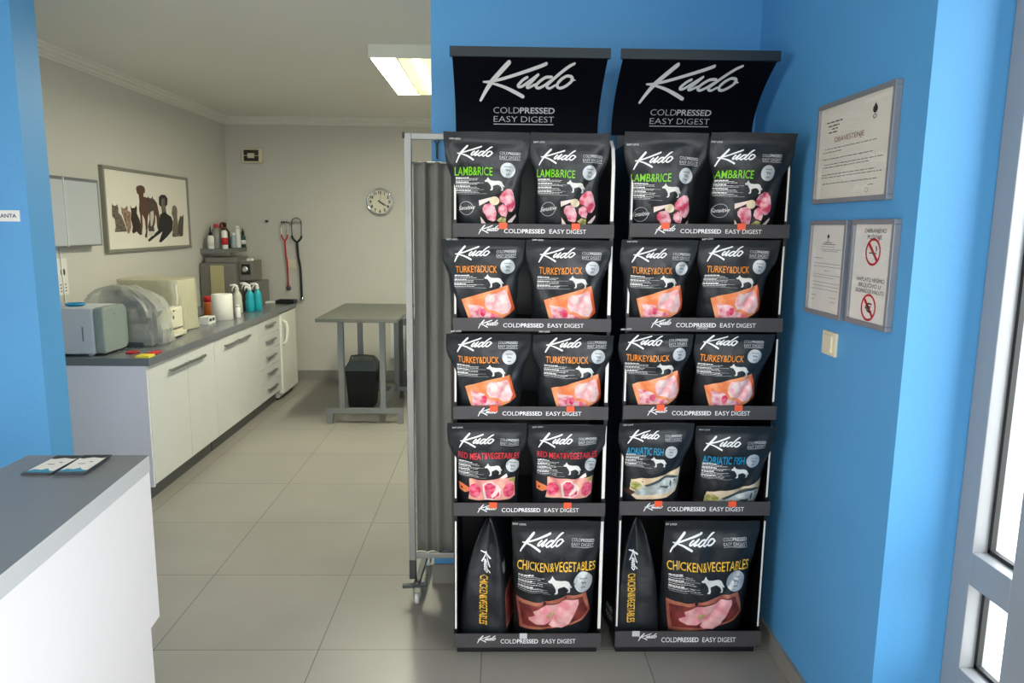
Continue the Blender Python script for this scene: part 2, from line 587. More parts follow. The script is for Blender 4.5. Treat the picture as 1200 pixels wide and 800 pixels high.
wf = struct(w.build('added_window_2', ALU))  # unseen glazing on the left, added so daylight reaches the right wall
MB().add([(-3.33, -1.8, .3), (-3.33, .6, .3), (-3.33, .6, 2.4), (-3.33, -1.8, 2.4)], [(0, 1, 2, 3)]).build('pane', GLASS, wf)
sbox('wall_center_right', BLUE, -0.275, RX, PY, PY + 0.2, 0, CZ)
DZ = 2.40
w = MB()
w.box(RX, RX + 0.3, 1.84, PY + 0.2, 0, CZ)
w.box(RX, RX + 0.3, -1.6, 1.84, DZ, CZ)
w.box(RX, RX + 0.3, -2.15, -1.6, 0, CZ)
struct(w.build('wall_right', BLUE))
w = MB()
w.box(-3.25, -1.90, 3.02, 3.18, 0, CZ)
struct(w.build('wall_center_left', BLUE))
sbox('baseboard_center', TILEB, -0.285, 0.99, PY - 0.012, PY, 0, 0.09)
sbox('baseboard_right', TILEB, RX - 0.012, RX, 1.84, PY - 0.012, 0, 0.075)
sbox('baseboard_back', TILEB, LX, RX, BY - 0.012, BY, 0, 0.10)
PROF = [(0, 0), (0.065, 0), (0.065, -0.012), (0.05, -0.02), (0.046, -0.034), (0.03, -0.042), (0.022, -0.058), (0.012, -0.062), (0.012, -0.072), (0, -0.072)]
struct(MB().prism(PROF, (LX, BY, CZ), (0, -1, 0), (0, 0, 1), (1, 0, 0), RX - LX).build('trim_1', PLASTER))
struct(MB().prism(PROF, (LX, 3.18, CZ), (1, 0, 0), (0, 0, 1), (0, 1, 0), BY - 3.18).build('trim_2', PLASTER))
sbox('ground', mat('pale_paving', '#b9b6ae', 0.8, var=0.1, scale=3), -9, 14, -12, 11, -0.3, -0.121)

# glazed door and side light in the right-hand opening
def glazed(name, bays, panes_z):
    fx0, fx1 = 1.25, 1.325
    d = MB()
    ys = sorted({y for b in bays for y in b})
    d.box(fx0, fx1, ys[-1], 1.838, 0, DZ)
    d.box(fx0, fx1, -1.6, ys[0], 0, DZ)
    for k in range(len(bays) - 1):
        d.box(fx0, fx1, bays[k + 1][0], bays[k][1], 0, DZ)
    for b in bays:
        y0, y1 = min(b), max(b)
        zz = [0.0] + [z for p in panes_z for z in p] + [DZ]
        for k in range(0, len(zz), 2):
            d.box(fx0, fx1, y0, y1, zz[k], zz[k + 1])
    fr = struct(d.build(name, ALU, bevel=0.002))
    for b in bays:
        y0, y1 = min(b), max(b)
        for z0, z1 in panes_z:
            g = MB()
            t = 0.011
            for q in ((y0, y1, z0, z0 + t), (y0, y1, z1 - t, z1), (y0, y0 + t, z0, z1), (y1 - t, y1, z0, z1)):
                g.box(1.290, 1.304, *q)
            gk = g.build('gasket', RUBBER, fr)
            MB().add([(1.297, y0 + t, z0 + t), (1.297, y1 - t, z0 + t), (1.297, y1 - t, z1 - t), (1.297, y0 + t, z1 - t)], [(0, 1, 2, 3)]).build('pane', GLASS, fr)
    return fr
glazed('door_1', [(1.767, 1.619), (1.44, 0.62), (0.44, -0.42), (-0.60, -1.50)], [(0.436, 0.677), (0.765, 2.33)])

# ceiling lamp of the back room
def ceiling_lamp(x0, x1, y0, y1, label):
    L = thing('ceiling_light', label, 'ceiling light', ((x0 + x1) / 2, (y0 + y1) / 2, CZ))
    z0, z1 = 2.545, CZ
    h = MB()
    t = 0.012
    zt = z1 - .0005
    h.box(x0, x1, y0, y0 + t, z0, zt).box(x0, x1, y1 - t, y1, z0, zt).box(x0, x0 + t, y0 + t, y1 - t, z0, zt).box(x1 - t, x1, y0 + t, y1 - t, z0, zt)
    h.box(x0 + t, x1 - t, y0 + t, y1 - t, zt - 0.006, zt - .001)
    h.build('housing', mat('cream_lamp_housing', '#e3e1d4', 0.5), L)
    xm = x0 + 0.16
    MB().box(xm - 0.006, xm + 0.006, y0 + t, y1 - t, z0 + 0.004, z1 - 0.01).build('divider', mat('cream_lamp_housing', '#e3e1d4', 0.5), L)
    MB().box(x0 + t, xm - 0.006, y0 + t, y1 - t, z0 + 0.006, z0 + 0.010).build('diffuser', MATS['lamp_white'], L)
    MB().box(xm + 0.006, x1 - t, y0 + t, y1 - t, z0 + 0.030, z0 + 0.034).build('diffuser', MATS['lamp_yellow'], L)
    for q in (.10, .27):
        MB().tube([(xm + q, y0 + .03, z0 + .014), (xm + q, y1 - .03, z0 + .014)], .013, 10).build('tube', MATS['lamp_tube'], L)
emit_mat('lamp_white', TUBE_COLOR, TUBE_STRENGTH)
emit_mat('lamp_yellow', (1.0, 0.93, 0.36, 1), 0.62)
emit_mat('lamp_tube', (1.0, 0.97, 0.6, 1), 3.0)
ceiling_lamp(-0.755, -0.155, 4.40, 5.61, 'lit fluorescent ceiling light with two diffusers in the grey back room')

# ------------------------------------------------------------------ display stands
def stand(cx, side, stickers, zs):
    x0, x1 = cx - 0.275, cx + 0.275
    S = thing('display_stand', f'black cardboard dog food stand, {side}', 'display stand', (cx, 2.70, 0), group='dog food display stands')
    yf, yb = 2.515, 2.92
    MB().box(x0 + 0.012, x1 - 0.012, yb - 0.008, yb, 0.02, 1.97).build('back_panel', BLACKC, S)
    for sx in (x0, x1 - 0.012):
        prof = [(yf, 0.03), (yf, 1.80), (yf + 0.02, 1.86), (yf + 0.07, 1.89), (yb, 1.89), (yb, 0.03)]
        sp = MB().prism(prof, (sx, 0, 0), (0, 1, 0), (0, 0, 1), (1, 0, 0), 0.012).build('side_panel', BLACKC, S)
        e = MB()
        wd_ = .011 if (sx > cx and cx < .4) else .006
        ex = sx if sx > cx else sx + .004
        for (zl, zh), nx_ in zip(zs, zs[1:] + [None]):
            if nx_:
                e.box(ex, ex + wd_, yf - .0015, yf, zh + .012, nx_[0] - .028)
            else:
                pe = [(yf - 0.0015, zh + .012), (yf - 0.0015, 1.80), (yf + 0.019, 1.862), (yf + 0.07, 1.892), (yf + 0.07, 1.89), (yf + 0.02, 1.86), (yf, 1.80), (yf, zh + .012)]
                e.prism(pe, (ex, 0, 0), (0, 1, 0), (0, 0, 1), (1, 0, 0), wd_)
        e.build('white_edge', WEDGE, sp)['label'] = 'white cut edge of the side panel'
    b = MB().box(x0 + 0.01, x1 - 0.01, yf + 0.02, yb - 0.02, 0.0, 0.03).build('base', BLACKC, S)
    for k, (zl, zh) in enumerate(zs):
        sh = MB().box(x0 + 0.012, x1 - 0.012, 2.503, yb - 0.008, zl + 0.002, zl + 0.010).build('shelf', BLACKC, S)
        lp = MB()
        lp.box(x0, x1, 2.4975, 2.5025, zl, zh, 0)
        W, H = x1 - x0, zh - zl
        fx = lambda u: x0 + u * W
        top = zh
        lw = 0.128 * W
        lp.flat(xf(logo2d(1.25), lw, lw * 1.2, fx(.158), 0), lambda a, b_: (a, 2.4968, zh - 0.10 * H - b_), 1)
        for body, u0, u1, bold in (('COLD', .317, .424, 0.0), ('PRESSED', .428, .572, 0.018), ('EASY', .598, .692, 0.0), ('DIGEST', .704, .826, 0.0)):
            lp.flat(text_fit(body, fx(u0), fx(u1), 0, 0.33 * H, bold, False), lambda a, b_: (a, 2.4968, zh - 0.69 * H + b_), 1)
        lp.build('price_rail', [LIPG, PWHITE], sh)
        for u, kind in stickers[k]:
            st = MB().box(fx(u), fx(u) + 0.028, 2.4945, 2.4965, zh - 0.018, zh + 0.003)
            o = st.build('price_sticker', STICK if kind == 'o' else PGREYW, sh)
            o['label'] = 'small blank orange price sticker' if kind == 'o' else 'small blank pale price sticker'
    # curved header
    def cv(s):
        return 2.905 - (0.23 * s ** 2 if s > 0 else 0), 1.955 + 0.232 * s
    h = MB()
    n = 14
    hx0, hx1 = x0 - .012, x1 - .012
    vs, fs = [], []
    for i in range(n + 1):
        y, z = cv(i / n * 1.02 - 0.02)
        vs += [(hx0, y, z), (hx1, y, z), (hx0, y + 0.004, z), (hx1, y + 0.004, z)]
        if i:
            a, c = 4 * (i - 1), 4 * i
            fs += [(a, a + 1, c + 1, c), (a + 2, c + 2, c + 3, a + 3), (a, c, c + 2, a + 2), (a + 1, a + 3, c + 3, c + 1)]
    fs += [(0, 2, 3, 1), (4 * n, 4 * n + 1, 4 * n + 3, 4 * n + 2)]
    h.add(vs, fs, 0, False)
    hp = h.build('header_panel', NAVY, S)
    y1, z1 = cv(1)
    MB().box(hx0 - 0.008, hx1 + 0.008, y1 - 0.006, y1 + 0.012, z1 - 0.004, z1 + 0.030).build('header_rail', mat('dark_header_rail', '#15232c', 0.45, var=0.05), hp)
    def place(a, b):            # a across 0..1, b = 0 bottom .. 1 top
        y, z = cv(b)
        return (hx0 + a * (hx1 - hx0), y - 0.0015, z)
    tv = lambda v: 1 - (v - 130) / 440
    tm = MB()
    lg = logo2d()
    tm.flat(([(.165 + x * .645, tv(150) - y * 1.33) for x, y in lg[0]], lg[1]), place)
    tm.build('logo', PWHITE, hp)
    tm = MB()
    for body, u0, u1, vb, bold in (('COLD', .264, .444, 440, -0.012), ('PRESSED', .448, .69, 440, 0.018), ('EASY', .266, .432, 497, -0.012), ('DIGEST', .458, .688, 497, -0.012)):
        vf, wd = text2d(body, bold)
        hh = 40 / 440
        tm.flat(([(u0 + x * (u1 - u0) / wd, tv(vb) + y * hh) for x, y in vf[0]], vf[1]), place)
    tm.flat(([(u, b) for u, b in ((.266, tv(510)), (.685, tv(510)), (.685, tv(515)), (.266, tv(515)))], [(0, 1, 2, 3)]), place)
    tm.build('tagline', PGREYW, hp)
    return S
Z1 = [(0.041, 0.096), (0.559, 0.608), (0.920, 0.967), (1.236, 1.281), (1.559, 1.605)]
Z2 = [(0.043, 0.105), (0.563, 0.615), (0.923, 0.973), (1.240, 1.288), (1.565, 1.611)]
stand(0.122, 'left one with red meat bags second shelf from the bottom',
      [[(.445, 'w')], [(.235, 'o'), (.725, 'o')], [(.235, 'o'), (.728, 'o')], [], [(.285, 'o'), (.735, 'o')]], Z1)
stand(0.725, 'right one with fish bags, beside the framed notices',
      [[(.115, 'w')], [(.228, 'o'), (.72, 'o')], [(.215, 'o'), (.722, 'o')], [], [(.195, 'o'), (.672, 'o')]], Z2)

# ------------------------------------------------------------------ dog food bags
def lamb_pic():
    g = lambda pts: [(.36 + .00167 * x, .8757 + .00167 * y) for x, y in pts]
    return [(g([(150, 440), (220, 330), (300, 255), (480, 190), (700, 165), (765, 330), (745, 480), (640, 625), (500, 690), (280, 690), (200, 620)]), PLATE, 0),
            (g([(150, 300), (370, 250), (330, 300), (160, 385)]), FAT, 1), (g([(180, 560), (280, 680), (200, 680)]), FAT, 1),
            (g([(630, 630), (755, 500), (760, 540), (700, 640), (640, 650)]), FAT, 1),
            (g([(480, 240), (520, 170), (600, 110), (660, 115), (700, 170), (720, 250), (745, 330), (730, 400), (690, 460), (640, 465), (600, 420), (560, 340), (490, 320)]), MEATL, 2),
            (g([(470, 400), (540, 350), (600, 400), (620, 480), (600, 560), (520, 540), (470, 480)]), MEATP, 3),
            (g([(210, 430), (240, 370), (330, 350), (400, 390), (440, 500), (430, 620), (390, 640), (300, 610), (260, 530), (220, 490)]), MEATL, 2),
            (g(ellipse(400, 310, 80, 68)), mat('picture_garlic', '#ead9b8', 0.45, var=0.1), 3),
            (g([(450, 620), (520, 560), (600, 580), (600, 690), (550, 680)]), HERB, 3)]
def turkey_pic():
    g = lambda pts: [(-.037 + .001728 * x, .848 + .001728 * y) for x, y in pts]
    return [(g([(145, 350), (880, 120), (985, 530), (900, 610), (760, 690), (260, 700), (240, 640)]), BOARDO, 0),
            (g([(880, 120), (990, 530), (900, 610), (935, 470), (870, 250)]), BOARDR, 1),
            (g([(510, 330), (560, 260), (640, 260), (720, 240), (830, 200), (860, 260), (900, 380), (935, 480), (880, 590), (780, 600), (680, 540), (560, 520), (510, 440)]), MEATT, 1),
            (g([(240, 430), (300, 440), (420, 450), (480, 470), (530, 560), (700, 600), (760, 660), (280, 690), (280, 560)]), MEATP, 2),
            (g(ellipse(480, 560, 45, 70, 14, .3, 3)), MEATR, 3),
            (g(ellipse(620, 330, 60, 60, 14, .3, 5)), FAT, 3)]
def red_pic():
    g = lambda pts: [(-.312 + .002018 * x, .777 + .002018 * y) for x, y in pts]
    return [(g([(150, 340), (270, 380), (310, 400), (310, 450), (240, 490), (160, 460)]), BOARDO, 0), (g(ellipse(195, 420, 14, 16, 10)), PLATE, 1),
            (g([(310, 260), (970, 260), (960, 350), (970, 560), (900, 600), (290, 590), (310, 450)]), BOARDP, 0),
            (g(ellipse(385, 440, 85, 112, 20, .1, 2)), MEATR, 1), (g(ellipse(880, 455, 78, 118, 20, .1, 4)), MEATR, 1),
            (g([(495, 330), (560, 285), (640, 285), (735, 370), (775, 420), (755, 530), (650, 595), (530, 585), (505, 480)]), FAT, 1),
            (g([(520, 350), (570, 305), (630, 305), (690, 370), (690, 430), (620, 520), (640, 570), (560, 560), (540, 470)]), MEATR, 2),
            (g([(690, 520), (740, 450), (745, 520), (660, 575), (640, 560)]), MEATR, 2),
            (g([(880, 280), (960, 258), (965, 330), (900, 310)]), mat('picture_leaf', '#9aa552', 0.5, var=0.2), 2),
            (g([(750, 260), (850, 190), (865, 240), (800, 268)]), FAT, 1)]
def fish_pic():
    g = lambda pts: [(-.476 + .003327 * x, -.112 + .003327 * y) for x, y in pts]
    return [(g([(200, 520), (400, 490), (540, 460), (675, 405), (675, 560), (650, 650), (560, 710), (420, 735), (270, 735), (190, 670)]), BOARDC, 0),
            (g([(80, 605), (120, 620), (190, 625), (250, 650), (220, 690), (150, 680), (110, 690)]), TAILB, 1),
            (g([(230, 640), (330, 580), (430, 520), (520, 480), (600, 475), (670, 495), (668, 560), (640, 620), (560, 665), (450, 685), (330, 690), (240, 680)]), FISHS, 1),
            (g([(330, 580), (430, 520), (520, 480), (600, 475), (670, 495), (640, 502), (540, 505), (440, 545), (350, 595)]), FISHD, 2),
            (g([(475, 585), (570, 580), (550, 608), (490, 600)]), FISHD, 2), (g(ellipse(622, 524, 9, 10, 10)), PLATE, 3),
            (g([(575, 520), (592, 540), (590, 600), (572, 570)]), FISHD, 2),
            (g(ellipse(245, 580, 55, 42, 16, .3, 6)), HERB, 3)]
def chicken_pic():
    g = lambda pts: [(-.271 + .002055 * x, .669 + .002055 * y) for x, y in pts]
    return [(g([(120, 420), (400, 430), (620, 370), (900, 320), (970, 570), (880, 660), (560, 750), (170, 790)]), BOARDB, 0),
            (g([(150, 465), (400, 462), (860, 360), (940, 560), (860, 640), (540, 725), (200, 740)]), BOARDD, 1),
            (g([(310, 530), (400, 480), (560, 440), (700, 400), (815, 390), (820, 450), (780, 560), (720, 680), (640, 740), (540, 735), (490, 700), (520, 650), (450, 690), (350, 695), (270, 650), (255, 620), (330, 580)]), CHICK, 2),
            (g([(460, 590), (520, 540), (540, 570), (490, 620)]), HERB, 3)]
KINDS = {
    'lamb': dict(name=('LAMB&RICE', -.03, .98), nm=PGREEN, pic=lamb_pic, badge=(1.375, .59, .195), nv=(.74, .215), dog=(.77, 1.29, .78, 1.12), lines=(.78, 1.2, 4), bag='green-lettered lamb and rice'),
    'turkey': dict(name=('TURKEY&DUCK', .03, 1.19), nm=PORANGE, pic=turkey_pic, badge=(1.47, .56, .195), nv=(.735, .2), dog=(.84, 1.36, .78, 1.12), lines=(.8, 1.14, 3), bag='orange-lettered turkey and duck'),
    'red': dict(name=('RED MEAT&VEGETABLES', -.02, 1.73), nm=PRED, pic=red_pic, badge=(1.56, .93, .19), nv=(.72, .19), dog=(.75, 1.27, .83, 1.18), lines=(.8, 1.24, 4), bag='red-lettered meat and vegetables'),
    'fish': dict(name=('ADRIATIC FISH', .0, 1.13), nm=PTEAL, pic=fish_pic, badge=(1.38, .68, .2), nv=(.79, .24), dog=(.76, 1.27, .84, 1.17), lines=(.78, 1.2, 4), bag='blue-lettered adriatic fish'),
    'chicken': dict(name=('CHICKEN&VEGETABLES', -.04, 1.78), nm=PYELL, pic=chicken_pic, badge=(1.5, 1.087, .225), nv=(.845, .215), dog=(.69, 1.24, .93, 1.33), lines=(.95, 1.33, 3), bag='yellow-lettered chicken and vegetables'),
}
def bag(kind, xl, xr, zb, H, lx, lz, Lw, label, seed, group, yb=2.580, lean=0.105, T0=0.05, body=None, tilt=0.0):
    """a flat-bottom pouch; xl, xr: its top corners; lx, lz: where the printed logo starts"""
    K = KINDS[kind]
    rnd = random.Random(seed)
    cx = (xl + xr) / 2
    W = (xr - xl) / 2
    B = thing('dog_food_bag', label, 'bag', (cx, yb, zb), group=group)
    nl, nr = 0.80 + rnd.random() * .07, 0.80 + rnd.random() * .07
    bl, br_ = 0.76 + rnd.random() * .06, 0.76 + rnd.random() * .06
    if body:
        nl, nr, bl, br_ = body + .02, body, body, body - .02
    def halfw(t, left):
        n_, b_ = (nl, bl) if left else (nr, br_)
        if t > .80:
            k = 1.0
        elif t > .52:
            q = (t - .52) / .28
            q = q * q * (3 - 2 * q)
            k = n_ + (1 - n_) * q
        else:
            k = b_ + (n_ - b_) * (t / .52)
        return W * (k + .03 * noise.noise(Vector((t * 6, seed, 3.3 if left else 9.1))))
    def thick(t):
        if t > .9:
            return .0022
        return .0022 + T0 * (1 - (t / .9) ** 3.2) ** .8 * (1 + .25 * math.sin(PI * min(1, t / .6)))
    def mid(t):
        return yb - lean * t ** 1.15
    def front(x, z):
        t = min(max((z - zb) / H, 0), 1)
        w_ = halfw(t, x < cx)
        u = min(abs(x - cx) / w_, 1)
        p = (1 - u ** 2.6) ** .62
        c = noise.noise(Vector((x * 11 + seed * 3.7, z * 8, 1))) * .011 + noise.noise(Vector((x * 26, z * 24 + seed, 5))) * .0055 + abs(noise.noise(Vector((x * 16 + z * 9, z * 7 - x * 5 + seed, 8)))) * -.006
        d1 = abs((x - (xl + .02)) - ((zb + .82 * H) - z) * .45)
        d2 = abs(((xr - .02) - x) - ((zb + .80 * H) - z) * .5)
        fade = min(1, t * 3) * min(1, (1 - t) * 5)
        fold = (math.exp(-(d1 / .016) ** 2) + math.exp(-(d2 / .014) ** 2)) * .011 * fade
        amp = p * (.35 if t > .9 else 1)
        return mid(t) - thick(t) * p + (c * fade + fold) * amp
    def back(x, z):
        t = min(max((z - zb) / H, 0), 1)
        w_ = halfw(t, x < cx)
        u = min(abs(x - cx) / w_, 1)
        return mid(t) + thick(t) * .9 * (1 - u ** 2.6) ** .62
    nx, nz = 30, 34
    m = MB()
    vs, fs = [], []
    for j in range(nz + 1):
        t = j / nz
        z = zb + H * t
        ring = []
        for i in range(nx + 1):
            s = math.sin((i / nx - .5) * PI)
            x = cx + s * halfw(t, s < 0)
            ring.append((x, front(x, z), z))
        for i in range(nx - 1, 0, -1):
            s = math.sin((i / nx - .5) * PI)
            x = cx + s * halfw(t, s < 0)
            ring.append((x, back(x, z), z))
        # wavy top edge
        if t > .96:
            ring = [(a, b, c + .004 * noise.noise(Vector((a * 12, seed, 2)))) for a, b, c in ring]
        vs += ring
    R_ = 2 * nx
    for j in range(nz):
        for k in range(R_):
            l = (k + 1) % R_
            fs.append((j * R_ + k, j * R_ + l, (j + 1) * R_ + l, (j + 1) * R_ + k))
    m.add(vs, fs, 0, True)
    m.add([vs[k] for k in range(R_)], [tuple(range(R_))], 0)
    m.add([vs[nz * R_ + k] for k in range(R_)], [tuple(reversed(range(R_)))], 0)
    ct, st_ = math.cos(tilt), math.sin(tilt)
    vk = {'chicken': 1.10, 'red': 1.04, 'fish': 1.04}.get(kind, 1.0)
    def P(layer):
        off = .0016 + .0009 * layer
        def fn(u, v):
            a, b = u * Lw, v * Lw * vk
            x = lx + a * ct + b * st_
            z = lz + a * st_ - b * ct
            wx = noise.noise(Vector((x * 9, z * 9, seed + 4))) * .004
            z += noise.noise(Vector((x * 9, z * 9, seed + 7))) * .005
            x += wx
            t = min(max((z - zb) / H, 0), 1)
            x = min(max(x, cx - .985 * halfw(t, True)), cx + .985 * halfw(t, False))
            return (x, front(x, z) - off, z)
        return fn
    # small print stays in the pouch mesh
    p0 = P(0)
    m.flat(text_fit('EASY LOCK', -.17, .13, -.15, .045, .0), p0, 1)
    v0, v1, nl_ = K['lines']
    x1 = K['dog'][0]
    rows = nl_ * 3
    for r_ in range(rows):
        v = v0 + (v1 - v0) * r_ / rows
        first = r_ % 3 == 0
        a = 0.0
        while a < (.36 if first else .62) * (.8 + .2 * rnd.random()):
            l = .035 + .05 * rnd.random()
            hh = .026 if first else .010
            m.flat(fill([(a, v), (a + l, v), (a + l, v + hh), (a, v + hh)]), p0, 1)
            a += l + .012
    for q in (.35, .75, 1.0):
        v = v0 + (v1 - v0) * q
        m.flat(fill([(.02, v), (x1 - .02 if q < 1 else x1 + .05, v), (x1 - .02 if q < 1 else x1 + .05, v + .006), (.02, v + .006)], .12), p0, 2)
    if kind == 'lamb':
        m.flat(ring2d(.28, 1.59, .178, .188), p0, 2)
        tf = text_fit('Sensitive', .08, .50, 1.63, .12, .0)
        m.flat(([(x + (1.6 - y) * .35, y - (x - .28) * .12) for x, y in tf[0]], tf[1]), p0, 1)
    m.build('pouch', [FILM, PWHITE, PGREYW], B)
    lg = xf(logo2d(1.12), 1, 1.24 if kind == 'chicken' else 1.16, 0, 0)
    MB().flat(lg, P(1)).build('logo', PWHITE, B)
    tg = MB()
    for body, u0, u1, vb, bold in (('COLD', 1.17, 1.385, .195, .0), ('PRESSED', 1.39, 1.70, .195, .02), ('EASY', 1.17, 1.37, .295, .0), ('DIGEST', 1.40, 1.70, .295, .0)):
        tg.flat(text_fit(body, u0, u1, vb, .075, bold), P(1))
    tg.flat(fill([(1.17, .315), (1.70, .315), (1.70, .325), (1.17, .325)], .1), P(1))
    tg.build('tagline', PGREYW, B)
    nb, nh = K['nv']
    body, u0, u1 = K['name']
    tn = MB()
    tn.flat(text_fit(body, u0, u1, nb, nh, .006), P(1))
    tn.build('product_name', K['nm'], B)
    bx, bv, br0 = K['badge']
    bd = MB()
    bd.flat(fill(ellipse(bx, bv, br0, br0, 28), .12), P(1), 0)
    for q in range(5):
        bd.flat(fill([(bx - .09 + q * .038, bv - .10), (bx - .06 + q * .038, bv - .10), (bx - .06 + q * .038, bv - .075), (bx - .09 + q * .038, bv - .075)]), P(2), 1)
    bd.flat(([(bx - .07 + x * .14, bv - .04 + y * .09) for x, y in fill(DOG)[0]], fill(DOG)[1]), P(2), 1)
    bd.flat(fill([(bx - .05, bv + .09), (bx + .05, bv + .09), (bx + .05, bv + .115), (bx - .05, bv + .115)]), P(2), 1)
    bd.build('weight_badge', [SILVER, INKG], B)
    a0, a1, b0, b1 = K['dog']
    dg = fill(DOG)
    MB().flat(([(a0 + x * (a1 - a0), b0 + y * (b1 - b0)) for x, y in dg[0]], dg[1]), P(1)).build('dog_emblem', DOGW, B)
    pic = MB()
    pm = []
    for poly, mt, layer in K['pic']():
        if mt not in pm:
            pm.append(mt)
        zmin = zb + .006
        vmax = (lz - zmin) / Lw / vk
        poly = [(a, min(b, vmax)) for a, b in poly]
        pic.flat(fill(poly, .07), P(layer), pm.index(mt))
    pic.build('food_picture', pm, B)
    return B

WHERE = {'L': 'left', 'R': 'right'}
ROWS = {1: 'top shelf', 2: 'second highest shelf', 3: 'middle shelf', 4: 'second lowest shelf', 5: 'bottom shelf'}
BAGS = [
    ('L', 1, 'lamb', -0.180, 0.102, 1.5695, 0.334, -0.142, 1.858, 0.127), ('L', 1, 'lamb', 0.106, 0.372, 1.5695, 0.334, 0.137, 1.852, 0.124),
    ('L', 2, 'turkey', -0.190, 0.092, 1.2465, 0.305, -0.149, 1.529, 0.125), ('L', 2, 'turkey', 0.097, 0.388, 1.2465, 0.305, 0.139, 1.530, 0.127),
    ('L', 3, 'turkey', -0.178, 0.118, 0.9305, 0.298, -0.139, 1.217, 0.124), ('L', 3, 'turkey', 0.124, 0.408, 0.9305, 0.298, 0.167, 1.220, 0.127),
    ('L', 4, 'red', -0.172, 0.108, 0.5695, 0.342, -0.132, 0.873, 0.125), ('L', 4, 'red', 0.112, 0.389, 0.5695, 0.338, 0.148, 0.874, 0.123),
    ('L', 5, 'chicken', 0.060, 0.384, 0.0515, 0.490, 0.089, 0.499, 0.160),
    ('R', 1, 'lamb', 0.421, 0.703, 1.5755, 0.334, 0.453, 1.847, 0.130), ('R', 1, 'lamb', 0.709, 0.999, 1.5755, 0.336, 0.731, 1.861, 0.129),
    ('R', 2, 'turkey', 0.421, 0.682, 1.2505, 0.305, 0.459, 1.529, 0.119), ('R', 2, 'turkey', 0.688, 0.965, 1.2505, 0.307, 0.717, 1.538, 0.125),
    ('R', 3, 'turkey', 0.425, 0.684, 0.9335, 0.298, 0.450, 1.229, 0.126), ('R', 3, 'turkey', 0.690, 0.968, 0.9335, 0.300, 0.713, 1.231, 0.128),
    ('R', 4, 'fish', 0.436, 0.704, 0.5735, 0.341, 0.469, 0.888, 0.112), ('R', 4, 'fish', 0.710, 1.000, 0.5735, 0.330, 0.743, 0.867, 0.130),
    ('R', 5, 'chicken', 0.618, 0.966, 0.0535, 0.490, 0.641, 0.500, 0.165),
]
for i, (st, row, kind, xl, xr, zb, H, lx, lz, Lw) in enumerate(BAGS):
    side = 'left' if (xl + xr) / 2 < (0.122 if st == 'L' else 0.725) else 'right'
    lab = f"{KINDS[kind]['bag']} bag, {side} one on {WHERE[st]} stand's {ROWS[row]}" if row < 5 else f"large {KINDS[kind]['bag']} bag facing front on the {WHERE[st]} stand's bottom shelf"
    bag(kind, xl, xr, zb, H, lx, lz, Lw, lab, 3.1 + i * 1.7, 'dog food bags on the display stands', T0=0.066 if row == 5 else 0.05, yb=2.60 if row == 5 else 2.582, body=.94 if row == 5 else None, tilt=random.uniform(-.02, .02))

